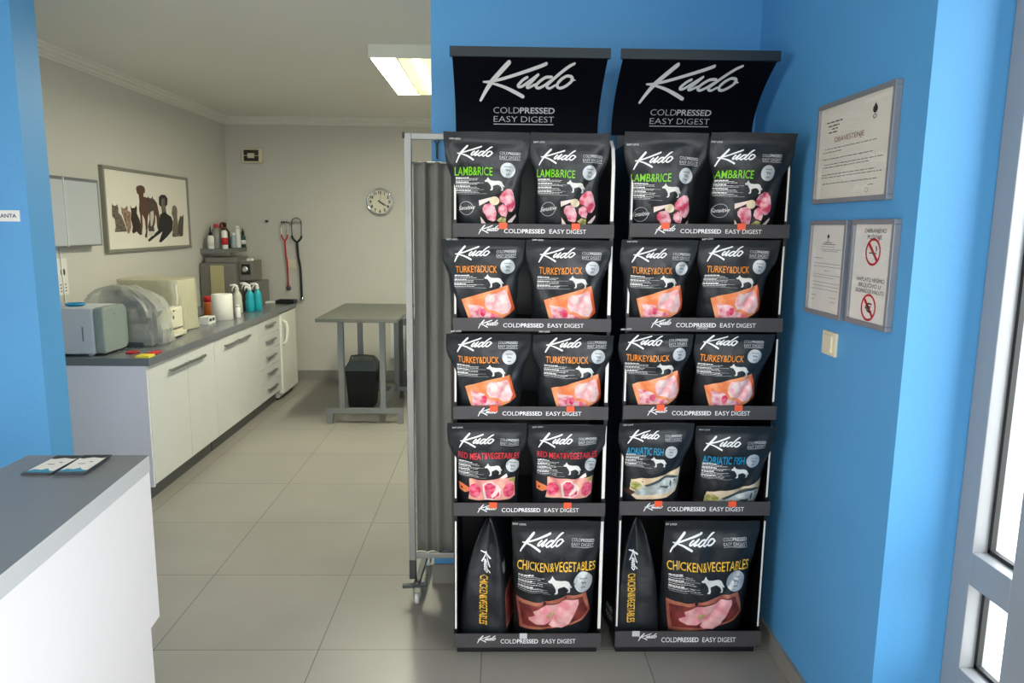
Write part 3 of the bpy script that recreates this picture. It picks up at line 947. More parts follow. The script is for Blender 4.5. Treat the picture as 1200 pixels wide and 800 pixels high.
def gusset_bag(xc, hx0, zb, H, label, seed, group, right):
    yc, hy = 2.71, 0.172
    B = thing('dog_food_bag', label, 'bag', (xc, yc, zb), group=group, rotz=math.radians(-9) if right else math.radians(3))
    B.location.x += .022 if right else 0
    def hx(t):
        return .004 + hx0 * max(0, 1 - t ** 2.3) ** .85 * (1 - .05 * t)
    def wob(x, z, k):
        return noise.noise(Vector((x * 14 + seed, z * 11, k))) * .006 + noise.noise(Vector((x * 30, z * 27 + seed, k))) * .0025
    def front(s, t):
        z = zb + H * t
        return yc - hy + .055 * t * t * (1 - s * s) + .012 * abs(s) ** 6 + wob(s * hx0, z, 1) + .006 * math.exp(-(s / .1) ** 2)
    def shift(t):
        return .022 * t * t * (1 if right else -.4)
    n, nz = 14, 34
    vs, fs = [], []
    for j in range(nz + 1):
        t = j / nz
        z = zb + H * t
        h = hx(t)
        x0 = xc + shift(t)
        ring = []
        for i in range(n):
            s = -1 + 2 * i / n
            ring.append((x0 + s * h, front(s, t), z))
        for i in range(n):
            q = i / n
            ring.append((x0 + h + .012 * math.sin(PI * q) * (1 - t) + wob(q * .3, z, 4) * math.sin(PI * q), front(1, t) + (2 * hy - .02) * q, z))
        for i in range(n):
            s = 1 - 2 * i / n
            ring.append((x0 + s * h, yc + hy - .01 - .05 * t * t * (1 - s * s), z))
        for i in range(n):
            q = 1 - i / n
            ring.append((x0 - h - .012 * math.sin(PI * q) * (1 - t) + wob(q * .3, z, 7) * math.sin(PI * q), front(-1, t) + (2 * hy - .02) * q, z))
        vs += ring
    R_ = 4 * n
    for j in range(nz):
        for k in range(R_):
            l = (k + 1) % R_
            fs.append((j * R_ + k, j * R_ + l, (j + 1) * R_ + l, (j + 1) * R_ + k))
    m = MB()
    m.add(vs, fs, 0, True)
    m.add([vs[k] for k in range(R_)], [tuple(range(R_))], 0)
    m.add([vs[nz * R_ + k] for k in range(R_)], [tuple(range(R_))], 0)
    m.build('pouch', FILM2, B)
    def G(x, z):
        t = (z - zb) / H
        s = (x - xc - shift(t)) / hx(t)
        s = max(-.98, min(.98, s))
        return (x, front(s, t) - .0016, z)
    def turned(vf, xm, z_top):      # lettering running downwards
        return [(xm - y, z_top - x) for x, y in vf[0]], vf[1]
    xm = xc + (.018 if right else -.012)
    lg = xf(logo2d(1.5), .085, .105, 0, 0)
    ztop = .395 if right else .405
    MB().flat(([(xm + .012 - y, ztop - x) for x, y in lg[0]], lg[1]), G).build('logo', PWHITE, B)
    tf = text_fit('CHICKEN&VEGETABLES', 0, .19, 0, .032, .01, False)
    MB().flat(([(xm - .028 + y, ztop - .095 - x) for x, y in tf[0]], tf[1]), G).build('product_name', PYELL, B)
    def SF(y, z):
        t = (z - zb) / H
        q = min(max((y - front(1, t)) / (2 * hy - .02), 0), 1)
        e = hx(t) + .012 * math.sin(PI * q) * (1 - t) + wob(q * .3, z, 4 if right else 7) * math.sin(PI * q) + .0016
        return (xc + shift(t) + (e if right else -e), y, z)
    y0 = yc - hy + .02
    if right:
        pc = MB()
        g = lambda pts: [(y0 + a, zb + b) for a, b in pts]
        pc.flat(fill(g([(.012, .03), (.008, .16), (.03, .185), (.28, .20), (.28, .02)]), .03), SF, 0)
        pc.flat(fill(g([(.022, .045), (.018, .155), (.035, .172), (.27, .185), (.27, .035)]), .03), lambda a, b: tuple(Vector(SF(a, b)) + Vector((.0006, 0, 0))), 1)
        pc.build('food_picture', [BOARDB, BOARDD], B)
        tx = MB()
        for q in range(5):
            tx.flat(fill([(y0 + .012 + q * .012, zb + .25 + (q % 2) * .006), (y0 + .018 + q * .012, zb + .25), (y0 + .018 + q * .012, zb + .29), (y0 + .012 + q * .012, zb + .29)]), SF)
        tx.build('small_print', PGREYW, B)
    else:
        tx = MB()
        for body, zz in (('NUBE', .075), ('FOODS', .045)):
            tf = text_fit(body, 0, .075, 0, .02, .02, False)
            tx.flat(([(y0 + .095 - x, zb + zz + y) for x, y in tf[0]], tf[1]), SF)
        tx.build('back_lettering', PGREYW, B)
    return B
gusset_bag(-0.045, 0.082, 0.0515, 0.475, 'large chicken and vegetables bag turned sideways at the bottom left of the left stand', 2.2, 'dog food bags on the display stands', True)
gusset_bag(0.530, 0.080, 0.0535, 0.475, 'large chicken and vegetables bag turned sideways on the right stand, beside the upright one', 8.4, 'dog food bags on the display stands', False)

# ------------------------------------------------------------------ rolling screen beside the stand
def screen():
    S = thing('rolling_screen', 'rolling privacy screen with grey pleated curtain beside the left display stand', 'screen', (-0.1, 2.97, 0))
    fr = MB()
    y = 2.965
    fr.box(-0.372, -0.344, y - .014, y + .014, 0.16, 1.955)
    fr.box(0.26, 0.288, y - .014, y + .014, 0.16, 1.955)
    fr.box(-0.344, 0.26, y - .012, y + .012, 1.93, 1.955)
    fr.box(-0.344, 0.26, y - .012, y + .012, 0.175, 0.20)
    fr.build('frame', STEEL, S, bevel=.003)
    MB().box(-.378, -.370, y - .016, y + .016, 1.935, 1.957).build('end_cap', BLACKP, S)
    # pleated curtain
    n, nz = 150, 26
    vs, fs = [], []
    for j in range(nz + 1):
        t = j / nz
        z = 0.205 + (1.845 - 0.205) * t
        for i in range(n + 1):
            q = i / n
            x = -0.338 + 0.59 * q
            ph = q * 2 * PI * 11 + .8 * noise.noise(Vector((q * 6, t * 1.3, 2)))
            amp = .012 * (.55 + .6 * abs(noise.noise(Vector((q * 9, 3, t * .7)))) + .2 * t)
            vs.append((x + .004 * math.sin(ph * .5), y + amp * math.sin(ph) + .003 * noise.noise(Vector((q * 40, t * 6, 1))), z))
    for j in range(nz):
        for i in range(n):
            a = j * (n + 1) + i
            fs.append((a, a + 1, a + n + 2, a + n + 1))
    cu = MB().add(vs, fs, 0, True).build('curtain', CURT, S)
    sd = cu.modifiers.new('cloth', 'SOLIDIFY')
    sd.thickness = .0015
    MB().tube([(-.344, y, 1.842), (.26, y, 1.842)], .004, 8).build('curtain_wire', STEEL, S)
    # foot on two castors
    ft = MB()
    ft.bar((-.335, 2.885, .088), (-.318, 3.255, .088), .024, .024)
    ft.box(-.372, -.344, y - .014, y + .014, .08, .17)
    ft.bar((-.395, 2.895, .078), (-.290, 2.895, .085), .018, .016)
    ft.build('foot', DSTEEL, S, bevel=.002)
    for cx_, cy_ in ((-.333, 2.895), (-.318, 3.245)):
        c = MB().box(cx_ - .016, cx_ - .012, cy_ - .012, cy_ + .012, .025, .078).box(cx_ + .012, cx_ + .016, cy_ - .012, cy_ + .012, .025, .078).box(cx_ - .016, cx_ + .016, cy_ - .012, cy_ + .012, .072, .078).build('castor', STEEL, S)
        MB().lathe([(.018, -.010), (.0235, -.006), (.0235, .006), (.018, .010)], (cx_, cy_, .0236), 20, 0, 'x').build('wheel', WPLAST, c)
        MB().lathe([(.009, -.0115), (.009, .0115)], (cx_, cy_, .0236), 14, 0, 'x').build('hub', DSTEEL, c)
screen()
hk = MB().tube([(-.252, PY - .004, 1.93), (-.252, PY - .012, 1.925), (-.252, PY - .012, 1.875), (-.252, PY - .004, 1.868)], .004, 8)
hk.tube([(-.262, PY - .006, 1.936), (-.252, PY - .006, 1.946), (-.242, PY - .006, 1.936), (-.252, PY - .006, 1.926)], .003, 6, closed=True)
tag(hk.build('wall_hook', DSTEEL, org=(-.252, PY, 1.87)), 'small dark hook on the blue wall above the curtain of the screen', 'hook')

# ------------------------------------------------------------------ reception desk
TOPP = [(-1.1281, 2.2932), (-1.5144, 2.2879), (-1.5144, 0.882), (-1.0081, 0.882)]
DT = 0.8503
D = thing('reception_desk', 'white reception desk with dark grey top in the near left corner', 'desk', (-1.28, 1.59, 0))
MB().prism(TOPP, (0, 0, 0.7974), (1, 0, 0), (0, 1, 0), (0, 0, 1), 0.0529, 0, 1).build('desk_top', [mat('slate_desk_top', '#7b7e82', 0.4, var=0.04, scale=40), WTEDGE], D, bevel=.0015)
BODY = [(-1.1298, 2.2906), (-1.5082, 2.2844), (-1.5082, 0.8908), (-1.0125, 0.8908)]
MB().prism(BODY, (0, 0, 0.2876), (1, 0, 0), (0, 1, 0), (0, 0, 1), 0.508).build('side_panel', mat('white_desk_panel', '#eeecee', 0.35, var=0.015), D, bevel=.001)
MB().prism([(-1.1223, 2.2121), (-1.4906, 2.205), (-1.4906, 0.9085), (-1.0196, 0.9085)], (0, 0, 0), (1, 0, 0), (0, 1, 0), (0, 0, 1), 0.2885).build('plinth', mat('white_desk_panel', '#eeecee', 0.35), D)

def leaflets(c, rot, w, l, h, label, n):
    T = thing('leaflet_stack', label, 'leaflet', (c[0], c[1], DT), rotz=rot, local=True, group='leaflets on the reception desk')
    rnd = random.Random(n)
    for k in range(n):
        dx, dy = rnd.uniform(-.004, .004) + k * .003, rnd.uniform(-.004, .004)
        z = h * k
        m = MB().box(-w / 2 + dx, w / 2 + dx, -l / 2 + dy, l / 2 + dy, z + .0004, z + h - .0003, 0)
        if k == n - 1:
            zt = z + h
            F = lambda a, b: (dx + (a - .5) * w, dy + (b - .5) * l, zt)
            F2 = lambda a, b: (dx + (a - .5) * w, dy + (b - .5) * l, zt + .0003)
            m.flat(fill([(.04, .03), (.96, .03), (.96, .97), (.04, .97)]), F, 1)
            m.flat(fill([(.04, .80), (.2, .76), (.5, .84), (.8, .79), (.96, .82), (.96, .97), (.04, .97)]), F2, 2)
            m.flat(fill([(.04, .03), (.96, .03), (.96, .1), (.75, .14), (.6, .25), (.45, .16), (.2, .2), (.04, .1)]), F2, 3)
            m.flat(fill([(.3, .45), (.55, .45), (.55, .49), (.3, .49)]), F2, 4)
            m.flat(fill([(.6, .55), (.72, .55), (.72, .60), (.6, .60)]), F2, 4)
        m.build('leaflet', [mat('leaflet_dark_edge', '#3b4046', .5), PAPER, INK, mat('leaflet_blue', '#3c8fb0', .5, var=.1), INKG], T)
leaflets((-1.370, 2.180), math.radians(-1), .085, .167, .003, 'leaflet stack lying left of the other on the dark grey desk top', 3)
leaflets((-1.276, 2.178), math.radians(3), .085, .167, .004, 'leaflet stack lying right of the other on the dark grey desk top', 3)

# small sign on the left pillar
SY = 3.02
sg = thing('wall_sign', 'small white sign with dark capital letters on the blue wall at the left', 'sign', (-2.01, SY, 1.617))
MB().box(-2.095, -1.934, SY - .006, SY, 1.594, 1.639).build('sign_plate', WPLAST, sg, bevel=.001)
MB().flat(text_fit('LANTA', -2.020, -1.946, 1.609, .0165, .02, False), lambda a, b: (a, SY - .0068, b)).build('lettering', mat('navy_print', '#1f2a5c', .5), sg)

# ------------------------------------------------------------------ framed notices on the right wall
def notice(y0, y1, z0, z1, label, draw, paper):
    N = thing('framed_notice', label, 'notice', (RX, (y0 + y1) / 2, (z0 + z1) / 2), group='framed notices on the blue wall')
    xf0 = RX - .020
    b = .014
    f = MB()
    for q in ((y0, y1, z0, z0 + b), (y0, y1, z1 - b, z1), (y0, y0 + b, z0 + b, z1 - b), (y1 - b, y1, z0 + b, z1 - b)):
        f.box(xf0, RX, *q)
    f.build('frame', mat('silver_picture_frame', '#8e9096', .4, .3, var=.04), N, bevel=.0015)
    MB().box(xf0 + .008, RX, y0 + b, y1 - b, z0 + b, z1 - b).build('sheet', paper, N)
    xs = xf0 + .0072
    F = lambda a, c: (xs, y1 - b - a * (y1 - y0 - 2 * b), z1 - b - c * (z1 - z0 - 2 * b))
    m = MB()
    draw(m, F)
    m.build('print', [INK, INKG, INKR, REDP], N)
    MB().add([(xf0 + .005, y0 + b, z0 + b), (xf0 + .005, y1 - b, z0 + b), (xf0 + .005, y1 - b, z1 - b), (xf0 + .005, y0 + b, z1 - b)], [(0, 1, 2, 3)]).build('glazing', GLASS, N)
def lines(m, F, rows, rnd, h, mi=1):
    for a0, a1, c in rows:
        a = a0
        while a < a1:
            l = min(.02 + .05 * rnd.random(), a1 - a)
            m.flat(fill([(a, c), (a + l, c), (a + l, c + h), (a, c + h)]), F, mi)
            a += l + .012
def crest(m, F, a, c, w, h):
    m.flat(fill(ellipse(a, c, w, h * .7, 16)), F, 0)
    m.flat(fill([(a - w * .5, c - h * .65), (a, c - h * 1.15), (a + w * .5, c - h * .65)]), F, 0)
    m.flat(ring2d(a, c + h * 1.25, w * .5, w * .75, 14), F, 0)
def draw_big(m, F):
    r = random.Random(5)
    lines(m, F, [(.10, .34, .16), (.13, .31, .20), (.19, .28, .235), (.14, .28, .27)], r, .012, 0)
    crest(m, F, .78, .16, .03, .055)
    m.flat(text_fit('OBAVEŠTENJE', .24, .66, .39, .055, -.01), F, 2)
    lines(m, F, [(.10, .84, .45), (.08, .36, .485), (.08, .80, .56), (.10, .92, .62), (.08, .75, .65), (.08, .84, .73), (.08, .92, .76), (.10, .88, .83), (.76, .84, .885)], r, .008, 1)
    m.flat(ring2d(.75, .94, .02, .024, 12), F, 1)
def draw_small(m, F):
    r = random.Random(8)
    crest(m, F, .5, .13, .035, .028)
    lines(m, F, [(.38, .62, .195), (.34, .72, .215)], r, .009, 0)
    lines(m, F, [(.3, .7, .245), (.28, .9, .275), (.34, .8, .295), (.08, .4, .38), (.1, .92, .44), (.1, .95, .475), (.45, .62, .52), (.1, .92, .57), (.08, .75, .6), (.1, .92, .66), (.1, .92, .70), (.08, .9, .74), (.1, .25, .82), (.65, .85, .82), (.12, .2, .87), (.7, .85, .87)], r, .006, 1)
def draw_signs(m, F):
    asp = 1.16      # width in units of height correction for the circles
    for body, a0, a1, c, h in (('ZABRANJENO', .25, .82, .085, .044), ('PUŠENJE', .35, .72, .15, .044), ('NAPLATU VRŠIMO', .14, .88, .585, .042), ('ISKLJUČIVO U', .2, .8, .645, .042), ('DOMAĆOJ VALUTI', .14, .88, .705, .042)):
        m.flat(text_fit(body, a0, a1, c, h, 0), F, 0)
    for c in (.28, .85):
        R1, R2 = .165, .20
        k = .245 / .28
        vf = ring2d(0, 0, R1, R2, 30)
        m.flat(([(.52 + x, c + y * .55 * 1.28) for x, y in vf[0]], vf[1]), F, 3)
        q = .7071 * R1
        t = .018
        m.flat(([(.52 + x, c + y * .55 * 1.28) for x, y in ((-q - t, -q + t), (-q + t, -q - t), (q + t, q - t), (q - t, q + t))], [(0, 1, 2, 3)]), F, 3)
    m.flat(fill([(.42, .285), (.56, .285), (.56, .298), (.42, .298)]), F, 0)
    m.flat(fill([(.575, .285), (.61, .285), (.61, .298), (.575, .298)]), F, 0)
    m.flat(ribbon([(.60, .265, .008), (.62, .25, .008), (.59, .235, .008), (.61, .222, .006)]), F, 0)
    m.flat(text_fit('€', .43, .62, .90, .10, .02), F, 0)
notice(1.962, 2.432, 1.679, 1.990, 'largest framed certificate with red heading, above the two smaller frames', draw_big, PAPERC)
notice(2.172, 2.430, 1.322, 1.625, 'lower left frame holding a typed letter with small dark crest', draw_small, PAPER)
notice(1.906, 2.140, 1.326, 1.627, 'lower right frame with red no smoking and no euro signs', draw_signs, PAPER)
sw = thing('light_switch', 'cream rocker light switch on the blue wall below the framed notices', 'light switch', (RX, 2.25, 1.24))
MB().box(RX - .010, RX, 2.203, 2.297, 1.203, 1.279).build('switch_plate', CREAMP, sw, bevel=.003)
MB().box(RX - .016, RX - .008, 2.222, 2.278, 1.214, 1.268).build('rocker', CREAMP, sw, bevel=.002)

# ------------------------------------------------------------------ back room: counter run
CX = -1.95
HAND = mat('satin_handle', '#9a9c98', .35, .7, var=.05)
def handle(m, y0, y1, z):
    m.box(CX + .016, CX + .024, y0, y1, z - .008, z + .008)
    m.box(CX, CX + .018, y0 + .01, y0 + .02, z - .005, z + .005).box(CX, CX + .018, y1 - .02, y1 - .01, z - .005, z + .005)
    return m
def cabinet(y0, ym, y1, label, end):
    C = thing('base_cabinet', label, 'cabinet', (CX - .3, (y0 + y1) / 2, 0), group='white base cabinets of the back room')
    MB().box(LX + .03, CX - .019, y0 + (.018 if end else 0), y1, .10, .805).build('body', WHITE, C)
    MB().box(LX + .03, CX - .06, y0 + .02, y1, 0, .10).build('plinth', TOEK, C)
    if end:
        MB().box(LX + .03, CX - .002, y0, y0 + .018, .10, .805).build('end_panel', LAVEN, C)
    for a, b, h0, h1 in ((y0 + (.02 if end else .002), ym - .0015, ym - .265, ym - .012), (ym + .0015, y1 - .002, ym + .012, ym + .25)):
        d = MB().box(CX - .018, CX, a, b, .112, .800).build('door', WHITE, C, bevel=.0015)
        handle(MB(), h0, h1, .728).build('handle', HAND, d)
cabinet(4.0, 4.527, 4.97, 'white double door base cabinet at the near end of the counter', True)
cabinet(4.97, 5.41, 5.90, 'white double door base cabinet between the near one and the drawers', False)
C = thing('drawer_cabinet', 'white cabinet of five drawers beside the small fridge', 'cabinet', (CX - .3, 6.19, 0))
MB().box(LX + .03, CX - .019, 5.90, 6.475, .10, .805).build('body', WHITE, C)
MB().box(LX + .03, CX - .06, 5.90, 6.475, 0, .10).build('plinth', TOEK, C)
for k in range(5):
    z1 = .800 - .1376 * k
    d = MB().box(CX - .018, CX, 5.902, 6.473, z1 - .1346, z1).build('drawer', WHITE, C, bevel=.0015)
    handle(MB(), 6.07, 6.31, z1 - .055).build('handle', HAND, d)
FR = thing('fridge', 'small white fridge with curved handle at the far end of the counter', 'fridge', (CX - .3, 6.74, 0))
WFR = mat('white_fridge_enamel', '#ecebe2', .3, var=.02)
MB().box(LX + .05, CX - .035, 6.49, 6.975, .02, .795).build('body', WFR, FR, bevel=.006)
MB().box(CX - .033, CX + .012, 6.49, 6.975, .06, .795).build('door', WFR, FR, bevel=.010, seg=3)
MB().tube([(CX + .010, 6.53, .735), (CX + .045, 6.535, .715), (CX + .055, 6.54, .66), (CX + .052, 6.54, .60), (CX + .04, 6.535, .54), (CX + .010, 6.53, .515)], .013, 10).build('handle', WFR, FR)
for yy in (6.52, 6.945):
    MB().lathe([(.015, 0), (.015, .022)], (CX - .06, yy, 0), 12).build('foot', BLACKP, FR)
ct = MB().box(LX, -1.93, 3.995, 6.985, .806, .850)
tag(ct.build('worktop', WTOP, org=(-2.3, 5.5, .806), bevel=.002), 'long dark grey worktop over the white cabinets', 'worktop')

TZ = .850
# sterilizer-like box with rounded door
V = thing('sterilizer', 'pale grey box appliance with rounded grey-green door at the near counter end', 'appliance', (-2.42, 4.18, TZ))
MB().box(-2.655, -2.255, 4.055, 4.335, TZ + .008, 1.118).build('body', LGREYP, V, bevel=.010, seg=3)
pr = [(4.057, .87), (4.057, 1.10), (4.062, 1.113), (4.075, 1.121), (4.29, 1.121), (4.315, 1.105), (4.325, 1.07), (4.325, .91), (4.315, .875), (4.29, .862), (4.067, .862)]
MB().prism(pr, (-2.255, 0, 0), (0, 1, 0), (0, 0, 1), (1, 0, 0), .058, 0, None, True).build('door', SAGE, V, bevel=.010, seg=3)
MB().box(-2.318, -2.312, 4.0525, 4.056, .935, 1.015).build('slot', INKG, V)
MB().lathe([(.006, 0), (.006, .003)], (-2.197, 4.18, 1.075), 12, 0, 'x').build('lock', DSTEEL, V)
for a, b in ((-2.62, 4.08), (-2.29, 4.08), (-2.62, 4.31), (-2.29, 4.31)):
    MB().lathe([(.014, 0), (.014, .010)], (a, b, TZ), 12).build('foot', LGREYP, V)
bl = thing('blue_tray', 'small blue dish lying on top of the pale grey appliance', 'tray', (-2.42, 4.19, 1.118))
MB().lathe([(.036, 0), (.050, .006), (.054, .015), (.050, .016), (.046, .008), (.0, .005)], (-2.42, 4.19, 1.1182), 20).build('dish', mat('blue_plastic', '#1583b4', .4), bl)
MB().lathe([(.012, 0), (.010, .010), (.0, .012)], (-2.42, 4.19, 1.1232), 12).build('knob', mat('blue_plastic', '#1583b4', .4), bl)

# microscope under a plastic cover
MS = thing('microscope', 'dark microscope standing under a milky plastic cover', 'microscope', (-2.23, 4.45, TZ))
MB().box(-2.33, -2.13, 4.36, 4.56, TZ, TZ + .03).build('base', DGREYP, MS, bevel=.006)
MB().prism([(-2.32, .88), (-2.26, .88), (-2.255, 1.08), (-2.20, 1.13), (-2.23, 1.165), (-2.30, 1.12)], (0, 4.43, 0), (1, 0, 0), (0, 0, 1), (0, 1, 0), .05).build('arm', DGREYP, MS, bevel=.006)
MB().box(-2.25, -2.14, 4.40, 4.51, .985, 1.0).build('stage', BLACKP, MS)
MB().tube([(-2.19, 4.455, 1.02), (-2.19, 4.455, 1.10)], .018, 12).build('objective', BLACKP, MS)
MB().tube([(-2.225, 4.45, 1.10), (-2.15, 4.43, 1.15)], [.035, .022], 12).build('eyepiece', BLACKP, MS)
MB().tube([(-2.30, 4.44, 1.13), (-2.30, 4.44, 1.19)], .022, 12).build('lamp_house', BLACKP, MS)
def drape(name, rings, m, seed, n=36, amp=.010, sub=5, e=.45):
    """rings: (z, x0, x1, y0, y1) outlines from bottom to top, wrinkled"""
    R_ = catmull(rings, sub)
    vs, fs = [], []
    for j, (z, x0, x1, y0, y1) in enumerate(R_):
        for k in range(n):
            a = 2 * PI * k / n
            c, s = math.cos(a), math.sin(a)
            px_ = (abs(c) ** e) * (1 if c > 0 else -1)
            py_ = (abs(s) ** e) * (1 if s > 0 else -1)
            w_ = amp * (noise.noise(Vector((c * 2.2 + seed, s * 2.2, z * 9))) + .7 * noise.noise(Vector((c * 5, s * 5 + seed, z * 16))))
            zz = z + (.012 * noise.noise(Vector((c * 3, s * 3, seed))) if j == 0 else 0)
            vs.append(((x0 + x1) / 2 + px_ * ((x1 - x0) / 2 + w_), (y0 + y1) / 2 + py_ * ((y1 - y0) / 2 + w_), max(zz, TZ + .0015)))
    for j in range(len(R_) - 1):
        for k in range(n):
            l = (k + 1) % n
            fs.append((j * n + k, j * n + l, (j + 1) * n + l, (j + 1) * n + k))
    b = (len(R_) - 1) * n
    fs.append(tuple(b + k for k in range(n)))
    return MB().add(vs, fs, 0, False)
o = drape('plastic_cover', [(TZ + .012, -2.36, -2.03, 4.365, 4.57), (.95, -2.37, -2.045, 4.365, 4.575), (1.03, -2.42, -2.05, 4.365, 4.58), (1.10, -2.46, -2.065, 4.365, 4.58), (1.16, -2.46, -2.13, 4.37, 4.575), (1.195, -2.42, -2.20, 4.39, 4.55), (1.212, -2.36, -2.23, 4.42, 4.52)], COVER, 3.0, 30, .030, 2, .32).build('plastic_cover', COVER, org=(-2.23, 4.46, TZ))
tag(o, 'milky plastic cover draped over the dark microscope', 'dust cover')
o['label'] = 'crumpled milky plastic cover draped over the dark microscope'

# laser printer
PRN = thing('laser_printer', 'beige laser printer between the plastic-covered microscope and the covered box', 'printer', (-2.25, 4.72, TZ))
MB().box(-2.50, -2.115, 4.60, 4.885, TZ + .012, 1.045).build('body', BEIGEP, PRN, bevel=.008, seg=3)
MB().box(-2.116, -2.108, 4.615, 4.868, .915, 1.030).build('front_panel', BEIGEP, PRN, bevel=.002)
MB().box(-2.113, -2.106, 4.615, 4.868, .906, .909).build('seam', INK, PRN)
MB().lathe([(.013, 0), (.013, .003)], (-2.107, 4.73, .985), 16, 0, 'x').build('badge', DGREYP, PRN)
MB().prism([(4.725, 1.030), (4.755, 1.030), (4.74, 1.018)], (-2.108, 0, 0), (0, 1, 0), (0, 0, 1), (1, 0, 0), .002).build('latch', INK, PRN)
MB().box(-2.44, -2.16, 4.65, 4.84, 1.040, 1.0465).build('output_tray', DGREYP, PRN)
MB().box(-2.13, -2.085, 4.62, 4.87, TZ + .012, TZ + .035).build('paper_tray', BEIGEP, PRN, bevel=.003)
for a in (-2.48, -2.14):
    for b in (4.62, 4.865):
        MB().box(a - .012, a + .012, b - .012, b + .012, TZ, TZ + .012).build('foot', BLACKP, PRN)
# large covered box
BX = thing('boxed_device', 'white boxy device standing under a yellowed dust cover', 'device', (-2.4, 5.13, TZ))
MB().box(-2.60, -2.19, 4.99, 5.28, TZ, 1.185).build('body', mat('white_device', '#dedacb', .5), BX, bevel=.01)
MB().box(-2.192, -2.186, 5.02, 5.25, .90, 1.10).build('front_panel', mat('white_device', '#dedacb', .5), BX)
o = drape('dust_cover', [(TZ + .006, -2.615, -2.150, 4.965, 5.315), (.95, -2.615, -2.155, 4.968, 5.31), (1.1, -2.618, -2.158, 4.97, 5.31), (1.19, -2.62, -2.160, 4.97, 5.312), (1.208, -2.615, -2.170, 4.975, 5.305), (1.212, -2.58, -2.2, 5.0, 5.28)], COVERY, 9.0, 64, .006).build('dust_cover', COVERY, org=(-2.4, 5.13, TZ))
tag(o, 'yellowed plastic dust cover over the boxy device', 'dust cover')

# small things on the worktop
sc_ = thing('scissors', 'red handled scissors lying on the near worktop edge', 'scissors', (-2.05, 4.17, TZ))
MB().bar((-2.06, 4.165, TZ + .004), (-1.965, 4.20, TZ + .004), .014, .004).build('blade', STEEL, sc_)
for dy in (0, .03):
    MB().tube([(-2.10 + .028 * math.cos(a), 4.145 + dy + .014 * math.sin(a), TZ + .005) for a in [2 * PI * k / 14 for k in range(14)]], .005, 8, closed=True).build('handle', REDP, sc_)
o = MB().box(-1.996, -1.942, 4.10, 4.19, TZ, TZ + .012).build('red_case', REDP, org=(-1.97, 4.14, TZ), bevel=.004)
tag(o, 'small flat red case at the worktop edge beside the sticky notes', 'case')
nt_ = thing('sticky_notes', 'yellow sticky note pad at the near worktop edge', 'notepad', (-1.97, 4.045, TZ))
MB().box(-2.012, -1.936, 4.008, 4.084, TZ, TZ + .011).build('pad', mat('yellow_paper', '#e9d643', .7), nt_)
wb = thing('small_box', 'small white box with dark openings in front of the paper towel roll', 'box', (-2.175, 5.44, TZ))
MB().box(-2.21, -2.135, 5.37, 5.50, TZ, TZ + .052).build('carton', WPLAST, wb, bevel=.001)
for q in (5.385, 5.44):
    MB().box(-2.136, -2.134, q, q + .04, TZ + .02, TZ + .042).build('opening', INK, wb)
tr = thing('paper_towel_roll', 'white paper towel roll standing beside the white spray bottle', 'paper towel', (-2.14, 5.66, TZ))
MB().lathe([(.074, 0), (.078, .004), (.078, .196), (.074, .2), (.022, .2), (.022, .19)], (-2.14, 5.66, TZ), 32).build('roll', mat('tissue_paper', '#ebe9e2', .9, var=.04, scale=30, bump=.3, bscale=90), tr)
MB().lathe([(.021, 0), (.021, .197)], (-2.14, 5.66, TZ), 18).build('core', mat('cardboard_tube', '#9c7f5e', .8), tr)
def bottle(name, x, y, z, prof, capprof, mb_, mc, label, cat, group=None, lab=None, n=18):
    B = thing(name, label, cat, (x, y, z), group)
    MB().lathe(prof, (x, y, z), n).build('body', mb_, B)
    MB().lathe(capprof, (x, y, z), 14).build('cap', mc, B)
    if lab:
        r, z0, z1, ml = lab
        MB().lathe([(r + .0006, z0), (r + .0006, z1)], (x, y, z), n).build('paper_label', ml, B)
    return B
AMBER = mat('amber_plastic', '#a2551f', .3, var=.1)
bottle('jar', -2.345, 5.90, TZ, [(.034, 0), (.036, .005), (.036, .10), (.030, .112)], [(.032, .112), (.032, .155), (.030, .157)], AMBER, REDP, 'amber jar with red lid behind the paper towel roll', 'jar')
bottle('small_bottle', -2.07, 5.80, TZ, [(.020, 0), (.021, .003), (.021, .075), (.014, .082)], [(.015, .082), (.015, .100), (.013, .102)], WPLAST, WPLAST, 'small white bottle touching the right of the paper towel roll', 'bottle')
def spray(x, y, z, mb_, mh, label, k=1.0, face=-1):
    B = thing('spray_bottle', label, 'spray bottle', (x, y, z), 'spray bottles on the counter')
    MB().lathe([(.036 * k, 0), (.040 * k, .006), (.040 * k, .085), (.034 * k, .115), (.038 * k, .135), (.026 * k, .165), (.015 * k, .180), (.014 * k, .19)], (x, y, z), 20).build('body', mb_, B)
    h = MB()
    h.lathe([(.016, .186), (.016, .205), (.012, .21)], (x, y, z), 14)
    h.tube([(x, y, z + .205), (x, y, z + .222), (x + face * .015, y - .008, z + .232), (x + face * .05, y - .02, z + .230)], [.011, .011, .011, .009], 10)
    h.build('spray_head', mh, B)
    MB().tube([(x + face * .018, y - .010, z + .222), (x + face * .034, y - .015, z + .205), (x + face * .036, y - .015, z + .182)], .005, 8).build('trigger', mh, B)
    return B
TEAL = mat('teal_plastic', '#17a5b3', .3, var=.05)
spray(-2.180, 6.11, TZ, mat('cloudy_plastic', '#cfcdbf', .35), WPLAST, 'white spray bottle left of the two turquoise ones')
spray(-2.17, 6.32, TZ, mat('dark_bottle_plastic', '#2b2f30', .35), WPLAST, 'dark spray bottle standing behind the turquoise ones')
spray(-2.100, 6.18, TZ, TEAL, WPLAST, 'turquoise spray bottle next to the white spray bottle', .9)
spray(-2.063, 6.265, TZ, TEAL, WPLAST, 'turquoise spray bottle farther from the paper towel roll', .9)
tp = MB().box(-2.20, -2.08, 6.84, 6.90, TZ, TZ + .018)
